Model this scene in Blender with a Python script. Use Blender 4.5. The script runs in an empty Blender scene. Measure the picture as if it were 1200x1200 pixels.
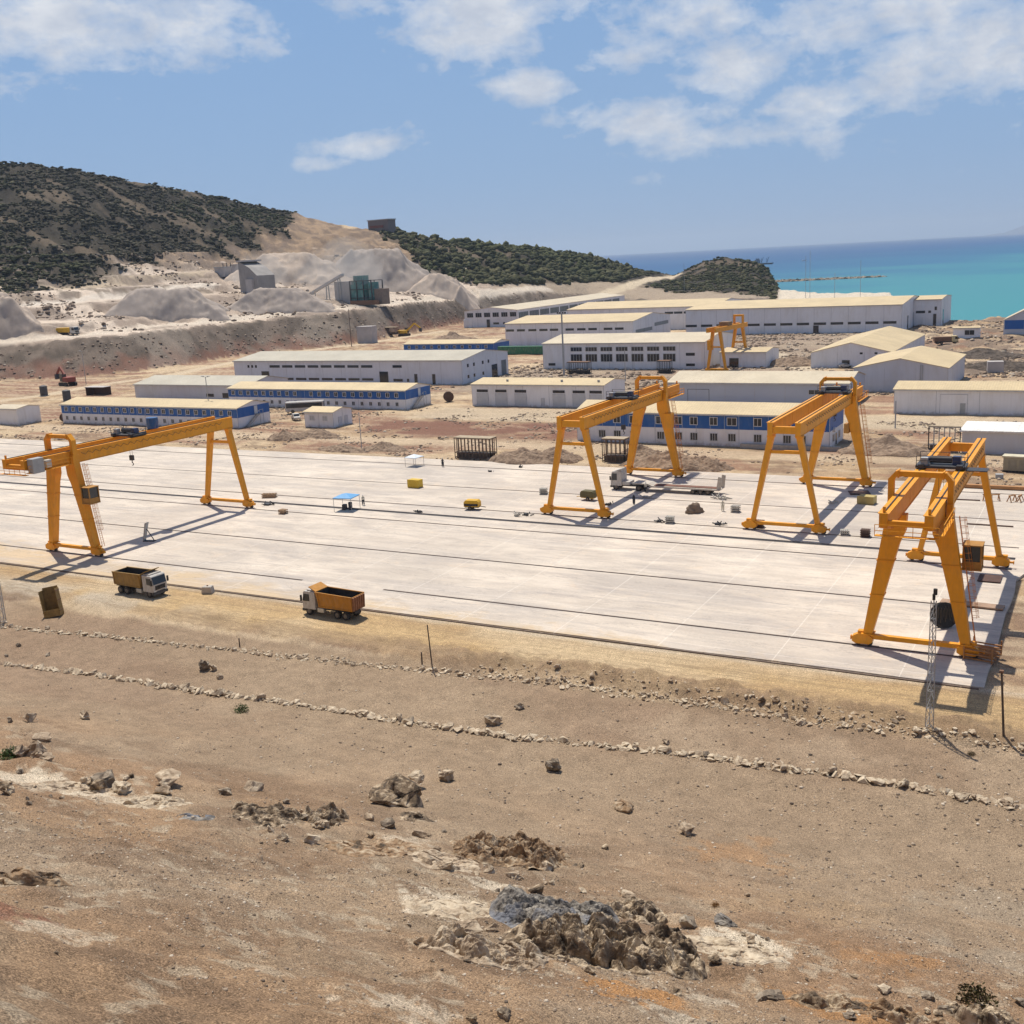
import bpy, bmesh, math, random
import numpy as np
from mathutils import Vector, Matrix, noise as mnoise
random.seed(7); RNG = np.random.default_rng(7)
SC = bpy.context.scene
COL = SC.collection
R = math.radians
# ---------------------------------------------------------------- camera
FPX, CAMH = 1290.0, 40.0
ROLL = math.atan(0.0527)
PITCH = math.atan(297 * math.cos(ROLL) / FPX)
YAW = R(-29.05)
fwd = Vector((math.sin(YAW) * math.cos(PITCH), math.cos(YAW) * math.cos(PITCH), -math.sin(PITCH)))
right0 = Vector((math.cos(YAW), -math.sin(YAW), 0))
up0 = right0.cross(fwd)
cr, sr = math.cos(ROLL), math.sin(ROLL)
RIGHT = right0 * cr - up0 * sr
UP = right0 * sr + up0 * cr
cam = bpy.data.cameras.new('camera'); camo = bpy.data.objects.new('camera', cam); COL.objects.link(camo)
mw = Matrix((RIGHT, UP, -fwd)).transposed().to_4x4(); mw.translation = Vector((0, 0, CAMH))
camo.matrix_world = mw
cam.sensor_width = 36; cam.lens = FPX / 1200 * 36
cam.clip_start = 0.5; cam.clip_end = 150000
SC.camera = camo
# ---------------------------------------------------------------- light
SUNV = Vector((-4.7, 4.3, 15.0)).normalized()
sl = bpy.data.lights.new('sun', 'SUN'); sl.energy = 5.0; sl.angle = R(0.53); sl.color = (1, 0.925, 0.80)
so = bpy.data.objects.new('sun', sl); COL.objects.link(so)
so.rotation_euler = SUNV.to_track_quat('Z', 'Y').to_euler(); so.location = (0, 0, 300)
SC.view_settings.view_transform = 'Standard'; SC.view_settings.look = 'None'
SC.view_settings.exposure = 0.0; SC.view_settings.gamma = 1
W = bpy.data.worlds.new('World'); SC.world = W; W.use_nodes = True

class NT:
    """tiny node helper"""
    def __init__(s, tree): s.t = tree; s.n = tree.nodes; s.l = tree.links
    def put(s, inp, v):
        if v is None: return
        if isinstance(v, bpy.types.NodeSocket): s.l.new(v, inp)
        else:
            if hasattr(inp.default_value, '__len__') and not hasattr(v, '__len__'): v = (v,) * len(inp.default_value)
            if hasattr(inp.default_value, '__len__') and len(inp.default_value) == 4 and len(v) == 3: v = (*v, 1)
            inp.default_value = v
    def m(s, op, a, b=None, c=None, clamp=False):
        n = s.n.new('ShaderNodeMath'); n.operation = op; n.use_clamp = clamp
        s.put(n.inputs[0], a); s.put(n.inputs[1], b)
        if c is not None: s.put(n.inputs[2], c)
        return n.outputs[0]
    def noise(s, vec, scale, det=4, rough=.55, dist=0, col=False):
        n = s.n.new('ShaderNodeTexNoise'); n.inputs['Scale'].default_value = scale
        n.inputs['Detail'].default_value = det; n.inputs['Roughness'].default_value = rough
        n.inputs['Distortion'].default_value = dist
        if vec is not None: s.l.new(vec, n.inputs['Vector'])
        return n.outputs['Color' if col else 'Fac']
    def ramp(s, fac, stops):
        n = s.n.new('ShaderNodeValToRGB'); e = n.color_ramp.elements
        while len(e) < len(stops): e.new(0.5)
        for q, (p, c) in zip(e, stops):
            q.position = p; q.color = (c, c, c, 1) if not hasattr(c, '__len__') else (*c, 1)
        s.l.new(fac, n.inputs[0]); return n.outputs[0]
    def mix(s, f, a, b, mode='MIX'):
        n = s.n.new('ShaderNodeMix'); n.data_type = 'RGBA'; n.blend_type = mode
        s.put(n.inputs[0], f); s.put(n.inputs[6], a); s.put(n.inputs[7], b); return n.outputs[2]
    def mapping(s, vec, scale=(1, 1, 1), rot=(0, 0, 0)):
        n = s.n.new('ShaderNodeMapping'); n.inputs['Scale'].default_value = scale; n.inputs['Rotation'].default_value = rot
        s.l.new(vec, n.inputs['Vector']); return n.outputs[0]

def pix_dir(px, py):
    return (RIGHT * (px - 600) + UP * (600 - py) + fwd * FPX).normalized()

def build_world():
    t = NT(W.node_tree); t.n.clear()
    out = t.n.new('ShaderNodeOutputWorld'); bg = t.n.new('ShaderNodeBackground')
    sky = t.n.new('ShaderNodeTexSky'); sky.sky_type = 'NISHITA'; sky.sun_disc = False
    sky.sun_elevation = math.asin(SUNV.z); sky.sun_rotation = math.atan2(SUNV.x, SUNV.y)
    sky.altitude = 50; sky.air_density = 1.0; sky.dust_density = 1.0; sky.ozone_density = 2.0
    tc = t.n.new('ShaderNodeTexCoord'); sep = t.n.new('ShaderNodeSeparateXYZ'); t.l.new(tc.outputs['Generated'], sep.inputs[0])
    x, y, z = sep.outputs
    az = t.m('ARCTAN2', x, y); el = t.m('ARCSINE', z)
    comb = t.n.new('ShaderNodeCombineXYZ'); t.l.new(az, comb.inputs[0]); t.l.new(t.m('MULTIPLY', el, 1.7), comb.inputs[1])
    v = comb.outputs[0]
    n1 = t.noise(v, 9, 8, .58, .25); n2 = t.noise(v, 38, 6, .6, .2)
    nn = t.m('ADD', t.m('MULTIPLY', n1, .62), t.m('MULTIPLY', n2, .38))
    # cloud banks: centre and radii as directions over the place
    blobs = [(60, 25, 150, 62, 1.0), (190, 30, 130, 50, .9), (300, 55, 60, 26, .6), (420, 0, 90, 28, .8), (545, 30, 100, 52, 1.0), (612, 102, 52, 20, 1.0), (660, 0, 90, 26, .7),
             (430, 172, 60, 17, .95), (385, 192, 46, 10, .8), (745, 140, 100, 28, .95), (800, 20, 130, 48, .8), (855, 74, 66, 34, 1.0), (725, 70, 60, 25, .75), (860, 165, 140, 22, .75),
             (975, 25, 90, 50, .9), (1080, 80, 130, 50, .95), (1180, 60, 120, 55, 1.0), (1050, 10, 160, 45, .8), (975, 115, 66, 24, .8), (760, 207, 50, 14, .45), (1000, 172, 70, 14, .45),
             (905, 130, 30, 10, .5), (220, 95, 30, 14, .35), (-150, 60, 160, 70, .9), (1400, 90, 170, 60, .9), (300, -140, 260, 80, .9), (900, -160, 300, 90, .9)]
    acc = None
    for (px, py, rx, ry, a) in blobs:
        d = pix_dir(px, py); a0 = math.atan2(d.x, d.y); e0 = math.asin(d.z)
        dx = t.m('DIVIDE', t.m('SUBTRACT', az, a0), rx / FPX); dy = t.m('DIVIDE', t.m('SUBTRACT', el, e0), ry / FPX)
        # image is rolled 3 degrees against the horizon; the banks are not
        dd = t.m('ADD', t.m('MULTIPLY', dx, dx), t.m('MULTIPLY', dy, dy))
        g = t.m('MULTIPLY', t.m('EXPONENT', t.m('MULTIPLY', dd, -0.9)), a)
        acc = g if acc is None else t.m('MAXIMUM', acc, g)
    dens = t.m('ADD', t.m('MULTIPLY', acc, .80), t.m('MULTIPLY', t.m('SUBTRACT', nn, .5), 2.3))
    fac = t.ramp(dens, [(.33, 0.0), (.50, .45), (.80, 1.0)])
    shade = t.noise(v, 20, 5, .6)
    ccol = t.mix(t.ramp(shade, [(.35, 0), (.7, 1)]), (5.4, 5.8, 6.6), (7.9, 8.0, 8.2))
    hz = t.ramp(el, [(0.0, .92), (.30, .78), (.75, .0)])
    lowsky = t.mix(t.ramp(el, [(-.02, 0), (.07, .4), (.35, 1)]), (2.75, 4.15, 6.3), (1.75, 3.4, 6.3))
    base = t.mix(hz, sky.outputs[0], lowsky)
    c = t.mix(t.m('MULTIPLY', fac, .88), base, ccol)
    t.l.new(c, bg.inputs[0]); bg.inputs[1].default_value = 0.105
    t.l.new(bg.outputs[0], out.inputs[0])
build_world()

# ---------------------------------------------------------------- numpy noise
def _hash(ix, iy, seed):
    h = (ix.astype(np.int64) * 374761393 + iy.astype(np.int64) * 668265263 + seed * 1442695041) & 0x7fffffff
    h = ((h ^ (h >> 13)) * 1274126177) & 0x7fffffff
    h = h ^ (h >> 16)
    return (h & 0xffff) / 65535.0
def vnoise(x, y, seed=0):
    ix = np.floor(x); iy = np.floor(y); fx = x - ix; fy = y - iy
    fx = fx * fx * (3 - 2 * fx); fy = fy * fy * (3 - 2 * fy)
    a = _hash(ix, iy, seed); b = _hash(ix + 1, iy, seed); c = _hash(ix, iy + 1, seed); d = _hash(ix + 1, iy + 1, seed)
    return (a + (b - a) * fx) * (1 - fy) + (c + (d - c) * fx) * fy
def fbm(x, y, oct=4, seed=0, gain=.5):
    s = 0; a = 1; n = 0
    for i in range(oct):
        s = s + a * vnoise(x * 2 ** i + 17.3 * i, y * 2 ** i - 9.1 * i, seed + i); n += a; a *= gain
    return s / n
def sm(x, a, b):
    t = np.clip((x - a) / (b - a), 0, 1); return t * t * (3 - 2 * t)

# ---------------------------------------------------------------- terrain
HS = -0.0527
def hor(px): return 303 + (px - 600) * HS
def az_of(px, py=340):
    d = pix_dir(px, py); return math.atan2(d.x, d.y)
def z_at(px, py, d):
    r = pix_dir(px, py); return CAMH + r.z / math.hypot(r.x, r.y) * d
NK = 9
hillcols = {   # px: list of (py, distance) from embankment foot to skyline
 0: [(446, 0), (406, 35), (392, 560), (362, 630), (340, 690), (300, 760), (240, 850), (190, 950)],
 50: [(444, 0), (401, 35), (388, 570), (358, 640), (334, 705), (295, 775), (240, 860), (191, 955)],
 100: [(441, 0), (396, 32), (385, 580), (355, 650), (328, 720), (290, 790), (240, 870), (197, 960)],
 150: [(436, 0), (389, 32), (380, 595), (352, 670), (330, 735), (297, 805), (248, 885), (207, 972)],
 200: [(429, 0), (385, 32), (375, 610), (347, 690), (330, 750), (300, 820), (255, 900), (217, 985)],
 260: [(419, 0), (379, 32), (369, 625), (346, 700), (328, 765), (304, 840), (264, 920), (228, 1003)],
 300: [(414, 0), (375, 32), (365, 640), (345, 710), (325, 780), (305, 860), (270, 940), (238, 1020)],
 360: [(409, 0), (369, 32), (358, 660), (340, 730), (322, 800), (305, 870), (275, 950), (251, 1030)],
 400: [(405, 0), (365, 32), (355, 680), (339, 745), (320, 805), (300, 865), (278, 940), (262, 1010)],
 430: [(400, 0), (361, 32), (352, 700), (340, 760), (318, 810), (300, 860), (283, 930), (266, 1000)],
 470: [(392, 0), (356, 32), (348, 735), (337, 785), (318, 835), (302, 880), (285, 940), (271, 1000)],
 500: [(386, 0), (352, 32), (345, 760), (335, 810), (322, 850), (306, 890), (292, 940), (277, 1000)],
 560: [(376, 0), (348, 32), (342, 800), (335, 840), (324, 880), (312, 920), (298, 970), (286, 1030)],
 620: [(368, 0), (341, 50), (338, 870), (334, 890), (325, 920), (312, 960), (300, 1005), (291, 1055)],
 690: [(360, 0), (345, 70), (340, 930), (335, 960), (327, 1000), (318, 1040), (309, 1080), (300, 1120)],
 740: [(358, 0), (350, 60), (345, 930), (338, 970), (331, 1010), (325, 1050), (320, 1090), (315, 1130)],
 790: [(358, 0), (352, 60), (347, 930), (341, 970), (336, 1010), (331, 1050), (327, 1090), (323, 1130)],
 825: [(358, 0), (351, 60), (346, 930), (339, 970), (332, 1010), (324, 1050), (315, 1090), (308, 1120)],
 850: [(358, 0), (350, 60), (345, 930), (338, 970), (330, 1010), (320, 1050), (309, 1090), (301, 1120)],
 885: [(356, 0), (350, 60), (344, 950), (338, 980), (330, 1010), (322, 1050), (314, 1090), (307, 1120)],
 900: [(353, 0), (349, 60), (345, 965), (341, 990), (336, 1015), (330, 1045), (322, 1080), (316, 1110)],
}
shorecols = {914: 1050, 960: 935, 1040: 900, 1070: 720, 1102: 572, 1150: 580, 1200: 600, 1400: 640, 2600: 700}
CA, CD, CZ = [], [], []
for px in [-900] + sorted(hillcols):
    rows = hillcols[max(px, 0)]; p = max(px, 0)
    r0 = pix_dir(p, rows[0][0]); d0 = -CAMH * math.hypot(r0.x, r0.y) / r0.z; D = [d0]; Z = [0.0]
    D.append(d0 + rows[1][1]); Z.append(z_at(p, rows[1][0], D[1]))
    for (py, d) in rows[2:]: D.append(max(d, D[-1] + 12)); Z.append(z_at(p, py, D[-1]))
    D.append(D[-1] + 260); Z.append(Z[-1] * .35 - 12)
    CA.append(az_of(px) if px >= 0 else az_of(0) - .9); CD.append(D); CZ.append(Z)
for px in sorted(shorecols):
    dS = shorecols[px]
    D = [dS * (.6 + .4 * k / 6) for k in range(7)] + [dS + 14, dS + 300]; Z = [0, 0, 0, 0, 0, .3, .2, -5.6, -15]
    CA.append(az_of(px) if px < 1500 else az_of(1400) + 1.2); CD.append(D); CZ.append(Z)
CA = np.array(CA); CD = np.array(CD); CZ = np.array(CZ)
def kparam(u, v):
    """position on the hill profile (0 = embankment foot .. 7 = skyline) and height there"""
    az = np.arctan2(u, v); d = np.hypot(u, v)
    Dk = [np.interp(az, CA, CD[:, k]) for k in range(NK)]; Zk = [np.interp(az, CA, CZ[:, k]) for k in range(NK)]
    K = np.where(d > Dk[0], 0.0, -1.0); Z = np.zeros_like(d)
    for k in range(NK - 1):
        m = (d > Dk[k]) & (d <= Dk[k + 1]); t = (d - Dk[k]) / (Dk[k + 1] - Dk[k])
        K = np.where(m, k + t, K); Z = np.where(m, Zk[k] + (Zk[k + 1] - Zk[k]) * t, Z)
    m = d > Dk[-1]; K = np.where(m, 8.0, K); Z = np.where(m, Zk[-1], Z)
    return az, d, K, Z
AZ = {p: az_of(p) for p in (0, 50, 100, 200, 250, 300, 345, 356, 362, 430, 455, 470, 500, 560, 620, 690, 740, 790, 850, 885, 900, 908, 914)}
VEGX = [AZ[p] for p in (0, 100, 200, 250, 300, 345, 362, 430, 455, 500, 560, 620, 690, 740, 790, 850, 885, 908, 914)]
VEGK = [3.9, 3.8, 4.9, 5.2, 5.3, 6.2, 8, 8, 6.3, 4.5, 3.5, 3.0, 3.4, 3.6, 3.0, 2.4, 2.0, 1.6, 8]
YU0, YU1, YV0, YV1 = -330.0, -8.6, 101.4, 190.6
def terrain(u, v, detail=True):
    u = np.asarray(u, float); v = np.asarray(v, float)
    az, d, K, Z = kparam(u, v)
    hill = sm(K, 0, .4)
    # flats between the buildings
    z = (fbm(u / 30, v / 30, 3, 3) - .5) * .5 + (fbm(u / 5, v / 5, 3, 4) - .5) * .35 - .12
    z = z * (K < 0) * sm(v, 88, 96)
    # slope below the viewpoint
    vv = v + (fbm(u / 14, v / 40, 2, 9) - .5) * 2.5
    ramp = 1 - sm(vv, 88.6, 92.5)
    s = np.clip(74 - v, 0, 95)
    rise = .15 * s + .0046 * s * s
    rough = (fbm(u / 9, v / 6, 4, 21) - .5)
    rk = sm(64 - v + (fbm(u / 11, v / 9, 2, 33) - .5) * 16, 0, 14)
    nearz = -.65 + rise + rough * (.25 + 1.5 * rk) + (fbm(u / 1.6, v / 1.1, 3, 22) - .5) * (.10 + .55 * rk)
    z = z * (1 - ramp) + nearz * ramp
    # verge between road and gravel
    bm = sm(v, 89.5, 92) * (1 - sm(v, 93, 96.0)); z = z + bm * (fbm(u / 2.5, v / 1.2, 4, 5, .6) - .28) * 1.7 * sm(u, -80, -55)
    bm2 = sm(v, 88.5, 90) * (1 - sm(v, 94, 97.0)); z = z + bm2 * (fbm(u / 3, v / 2, 4, 6, .6) - .36) * 1.1
    # slab bed
    fr_ = 1 - sm(np.abs(v - YV0), 1.5, 6); z = np.where(v > 95, z * (1 - fr_) - .02 * fr_, z)
    inx = sm(u, YU0 - 4, YU0) * (1 - sm(u, YU1 + 1, YU1 + 6)); iny = sm(v, YV0 + .1, YV0 + .9) * (1 - sm(v, YV1 - .2, YV1 + 2))
    z = z * (1 - inx * iny) - .22 * inx * iny
    # hills
    e1 = fbm(u / 70, v / 70, 4, 11) - .5; e2 = np.abs(fbm(u / 28, v / 28, 4, 12) - .5) * 2; e3 = fbm(u / 9, v / 9, 3, 13) - .5
    high = sm(K, 2.6, 5); z = z + np.where(K >= 0, Z + hill * ((e3 * 3.0 + (fbm(u / 3.5, v / 3.5, 2, 14) - .5) * 1.6) * (1 - .6 * sm(K, 1, 1.05) * (1 - sm(K, 1.5, 2.2))) + (e1 * 4 - e2 * 8 + 2) * high * np.clip(Z / 45, 0, 1.2) * (1 - .8 * sm(K, 5.8, 6.8)) ), 0)
    # quarry terraces
    quarry = (K > 1.05) & (K < 5.2) & (az < AZ[560]) & (az > AZ[0] - .6)
    tz = (np.floor(z / 7) + sm(z / 7 - np.floor(z / 7), .35, .95)) * 7
    z = np.where(quarry, z * .35 + tz * .65, z)
    return z
def ground_hit(px, py, maxd=1600):
    d = pix_dir(px, py); t = np.geomspace(8, maxd, 5000)
    X = d.x * t; Y = d.y * t; Zr = CAMH + d.z * t; T = terrain(X, Y)
    i = int(np.argmax(Zr < T))
    if i == 0: i = len(t) - 1
    return Vector((X[i], Y[i], float(T[i])))
def flat_hit(px, py, z=0.0):
    d = pix_dir(px, py); t = (z - CAMH) / d.z; return Vector((d.x * t, d.y * t, z))
def tz(u, v): return float(terrain(np.array([u]), np.array([v]))[0])

# ---------------------------------------------------------------- tagging + mesh building
def tag(o, label=None, cat=None, group=None, kind=None):
    if label: o['label'] = label
    if cat: o['category'] = cat
    if group: o['group'] = group
    if kind: o['kind'] = kind
    return o
def empty(name, loc=(0, 0, 0), rz=0, label=None, cat=None, group=None):
    o = bpy.data.objects.new(name, None); COL.objects.link(o); o.location = loc; o.rotation_euler = (0, 0, rz)
    o.empty_display_size = .5
    return tag(o, label, cat, group)
def copy_tree(o, parent=None):
    c = o.copy(); COL.objects.link(c); c.parent = parent
    for ch in list(o.children): copy_tree(ch, c)
    return c
class MB:
    def __init__(s): s.v = []; s.f = []; s.sm = []
    def add(s, vs, fs, smooth=False):
        b = len(s.v); s.v += [tuple(p) for p in vs]; s.f += [tuple(b + i for i in f) for f in fs]; s.sm += [smooth] * len(fs); return s
    def box(s, x0, x1, y0, y1, z0, z1):
        v = [(x0, y0, z0), (x1, y0, z0), (x1, y1, z0), (x0, y1, z0), (x0, y0, z1), (x1, y0, z1), (x1, y1, z1), (x0, y1, z1)]
        return s.add(v, [(3, 2, 1, 0), (4, 5, 6, 7), (0, 1, 5, 4), (1, 2, 6, 5), (2, 3, 7, 6), (3, 0, 4, 7)])
    def beam(s, p, q, w, h, w1=None, h1=None, up=(0, 0, 1)):
        p = Vector(p); q = Vector(q); d = (q - p).normalized(); up = Vector(up)
        if abs(d.dot(up)) > .98: up = Vector((0, 1, 0))
        sd = d.cross(up).normalized(); u = sd.cross(d).normalized(); w1 = w if w1 is None else w1; h1 = h if h1 is None else h1
        vs = []
        for c, a, b in ((p, w, h), (q, w1, h1)):
            for i, j in ((-1, -1), (1, -1), (1, 1), (-1, 1)): vs.append(c + sd * (i * a / 2) + u * (j * b / 2))
        return s.add(vs, [(0, 1, 2, 3), (7, 6, 5, 4), (0, 4, 5, 1), (1, 5, 6, 2), (2, 6, 7, 3), (3, 7, 4, 0)])
    def cyl(s, p, q, r, r1=None, n=10, caps=True):
        p = Vector(p); q = Vector(q); d = (q - p).normalized(); r1 = r if r1 is None else r1
        a = Vector((0, 0, 1)) if abs(d.z) < .9 else Vector((1, 0, 0)); sd = d.cross(a).normalized(); u = sd.cross(d)
        vs = []
        for c, rr in ((p, r), (q, r1)):
            for i in range(n):
                t = 2 * math.pi * i / n; vs.append(c + sd * (math.cos(t) * rr) + u * (math.sin(t) * rr))
        s.add(vs, [(i, i + n, (i + 1) % n + n, (i + 1) % n) for i in range(n)], True)
        if caps: s.add(vs, [tuple(range(n)), tuple(reversed(range(n, 2 * n)))])
        return s
    def prism(s, poly, axis, a0, a1):
        """poly: 2-D outline; axis 'y': outline in x,z - axis 'x': outline in y,z - axis 'z': outline in x,y"""
        n = len(poly); f3 = {'y': lambda p, a: (p[0], a, p[1]), 'x': lambda p, a: (a, p[0], p[1]), 'z': lambda p, a: (p[0], p[1], a)}[axis]
        vs = [f3(p, a0) for p in poly] + [f3(p, a1) for p in poly]
        area = sum(poly[i][0] * poly[(i + 1) % n][1] - poly[(i + 1) % n][0] * poly[i][1] for i in range(n))
        fs = [tuple(range(n)), tuple(reversed(range(n, 2 * n)))] + [(i, i + n, (i + 1) % n + n, (i + 1) % n) for i in range(n)]
        return s.add(vs, fs)
    def mesh(s, name):
        me = bpy.data.meshes.new(name); me.from_pydata(s.v, [], s.f)
        me.polygons.foreach_set('use_smooth', s.sm)
        bm = bmesh.new(); bm.from_mesh(me); bmesh.ops.recalc_face_normals(bm, faces=bm.faces); bm.to_mesh(me); bm.free()
        me.update(); return me
    def build(s, name, mat, parent=None, loc=None, rz=0, bevel=0):
        me = s.mesh(name); me.materials.append(mat); o = bpy.data.objects.new(name, me); COL.objects.link(o)
        if parent: o.parent = parent
        if loc is not None: o.location = loc
        o.rotation_euler = (0, 0, rz)
        if bevel:
            b = o.modifiers.new('bevel', 'BEVEL'); b.width = bevel; b.segments = 1; b.limit_method = 'ANGLE'
        return o

# ---------------------------------------------------------------- materials
MATS = {}
WALLNAMES = ('white_panel_wall', 'pale_grey_wall', 'cool_white_wall', 'blue_grey_wall')
def mat(name, col, rough=.7, var=.18, scale=1.0, metal=0, bump=.0, bscale=8, streak=0, dirt=None, dirt_amt=.35, spec=.4):
    if name in MATS: return MATS[name]
    m = bpy.data.materials.new(name); m.use_nodes = True; t = NT(m.node_tree); b = t.n['Principled BSDF']
    g = t.n.new('ShaderNodeNewGeometry'); P = g.outputs['Position']
    n = t.noise(P, scale, 6, .6); c = t.mix(t.ramp(n, [(.3, 0), (.7, 1)]), tuple(x * (1 - var) for x in col), tuple(min(1, x * (1 + var)) for x in col))
    if dirt:
        n2 = t.noise(t.mapping(P, (1, 1, .35)), scale * 2.3, 7, .65, .3)
        c = t.mix(t.m('MULTIPLY', t.ramp(n2, [(.48, 0), (.72, 1)]), dirt_amt), c, dirt)
    if streak:
        n3 = t.noise(t.mapping(P, (1, 1, .08)), 2.2, 4, .6); c = t.mix(t.m('MULTIPLY', t.ramp(n3, [(.45, 0), (.7, 1)]), streak), c, tuple(x * .55 for x in col))
    if name in WALLNAMES:
        sp = t.n.new('ShaderNodeSeparateXYZ'); t.l.new(P, sp.inputs[0])
        hgt = t.m('ADD', t.m('MULTIPLY', sp.outputs[2], .7), t.m('MULTIPLY', t.noise(P, .8, 5, .65), 1.4))
        c = t.mix(t.m('MULTIPLY', t.ramp(hgt, [(.55, 1), (.98, 0)]), .65), c, (.36, .28, .20))
    t.put(b.inputs['Base Color'], c); b.inputs['Roughness'].default_value = rough; b.inputs['Metallic'].default_value = metal
    b.inputs['Specular IOR Level'].default_value = spec
    if bump:
        bn = t.n.new('ShaderNodeBump'); bn.inputs['Strength'].default_value = bump; bn.inputs['Distance'].default_value = .1
        t.l.new(t.noise(P, bscale, 6, .6), bn.inputs['Height']); t.l.new(bn.outputs[0], b.inputs['Normal'])
    MATS[name] = m; return m
DUST = (.42, .33, .24)
YEL = mat('crane_yellow', (.76, .315, .010), .5, .08, .6, dirt=(.50, .24, .04), dirt_amt=.45, streak=.2)
YELTOP = YEL
DARKST = mat('dark_steel', (.035, .037, .045), .55, .4, 2, dirt=(.12, .10, .09))
BLACK = mat('black_rubber', (.02, .02, .021), .85, .3, 3, dirt=DUST, dirt_amt=.35)
RIM = mat('wheel_rim_grey', (.14, .12, .10), .6, .3, 3, dirt=DUST)
GREY = mat('grey_painted_steel', (.36, .37, .37), .55, .1, 1, dirt=DUST, dirt_amt=.3)
BLUEBOX = mat('blue_paint', (.02, .10, .26), .5, .15, 1, dirt=DUST, dirt_amt=.3)
WHITEP = mat('white_truck_paint', (.50, .48, .45), .45, .08, 2, dirt=(.30, .23, .16), dirt_amt=.75)
TIPORANGE = mat('tipper_orange', (.46, .20, .02), .6, .15, 1.5, dirt=(.36, .24, .12), dirt_amt=.6, streak=.4)
TIPMUD = mat('tipper_mustard', (.32, .19, .05), .7, .2, 1.5, dirt=(.3, .2, .11), dirt_amt=.7, streak=.4)
TIPIN = mat('tipper_inside', (.035, .028, .024), .8, .4, 2)
RUST = mat('rusty_steel', (.16, .085, .05), .8, .35, 3, dirt=(.28, .2, .14))
GLASSD = mat('dark_window_glass', (.022, .027, .035), .12, .2, 1, spec=.6)
FRAME = mat('window_frame_white', (.62, .62, .62), .5, .05)
WALLW = mat('white_panel_wall', (.76, .75, .76), .6, .04, .15, dirt=(.50, .44, .37), dirt_amt=.35, streak=.12)
WALLG = mat('pale_grey_wall', (.55, .56, .60), .6, .05, .15, dirt=(.42, .37, .31), dirt_amt=.3, streak=.1)
WALLBL = mat('blue_cladding', (.012, .105, .36), .5, .12, .3, dirt=(.2, .25, .33), dirt_amt=.3)
JOINT = mat('panel_joint', (.46, .46, .48), .7)
WOOD = mat('timber', (.34, .23, .14), .8, .25, 3)
WOODD = mat('dark_timber', (.10, .06, .045), .8, .3, 3)
CONCR = mat('concrete_block', (.42, .38, .33), .85, .15, 2, bump=.3)
LEAF = mat('green_leaves', (.055, .095, .02), .8, .4, 3)
BOATW = mat('boat_white', (.75, .75, .75), .5)
SKYBLUE = mat('canopy_blue', (.12, .34, .62), .6, .1)
CANW = mat('canopy_white', (.62, .68, .74), .6, .1)
GREEN = mat('green_container', (.03, .16, .08), .6, .2, dirt=DUST)
SKIN = mat('skin', (.35, .2, .13), .6)
CLOTHD = mat('dark_clothes', (.03, .035, .05), .8)
CLOTHW = mat('pale_clothes', (.55, .52, .42), .8)
YMACH = mat('machine_yellow', (.62, .36, .02), .55, .12, dirt=(.3, .2, .08))
TEAL = mat('teal_steel', (.06, .20, .19), .6, .25, .4, dirt=(.4, .37, .34), dirt_amt=.6)
PALEG = mat('dusty_concrete', (.44, .41, .39), .85, .12, .3, dirt=(.5, .45, .4))
RAILM = mat('rail_steel', (.17, .12, .09), .6, .3, .5)
GROOVE = mat('dark_channel', (.065, .055, .05), .85, .35, .5)
TRENCH = mat('trench_dark', (.045, .042, .045), .85, .35, .5)

def roofmat(name, col):
    m = bpy.data.materials.new(name); m.use_nodes = True; t = NT(m.node_tree); b = t.n['Principled BSDF']
    tc = t.n.new('ShaderNodeNewGeometry'); P = tc.outputs['Position']
    w = t.n.new('ShaderNodeTexWave'); w.wave_type = 'BANDS'; w.bands_direction = 'X'; w.inputs['Scale'].default_value = .55; t.l.new(P, w.inputs['Vector'])
    n = t.noise(P, .12, 6, .6); n2 = t.noise(P, 1.5, 5, .6)
    c = t.mix(t.ramp(n, [(.35, 0), (.65, 1)]), tuple(x * .88 for x in col), tuple(min(1, x * 1.08) for x in col))
    c = t.mix(t.m('MULTIPLY', t.ramp(n2, [(.45, 0), (.7, 1)]), .45), c, (.36, .26, .16))
    c = t.mix(t.m('MULTIPLY', w.outputs['Fac'], .22), c, tuple(x * .6 for x in col))
    t.put(b.inputs['Base Color'], c); b.inputs['Roughness'].default_value = .65
    bn = t.n.new('ShaderNodeBump'); bn.inputs['Strength'].default_value = .25; bn.inputs['Distance'].default_value = .08
    t.l.new(w.outputs['Fac'], bn.inputs['Height']); t.l.new(bn.outputs[0], b.inputs['Normal']); return m
ROOFC = roofmat('cream_roof_sheeting', (.58, .455, .26))
ROOFP = roofmat('pale_roof_sheeting', (.56, .48, .345))
ROOFG = roofmat('grey_roof_sheeting', (.44, .41, .33))
ROOFW = roofmat('white_roof_sheeting', (.78, .77, .74))

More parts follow.
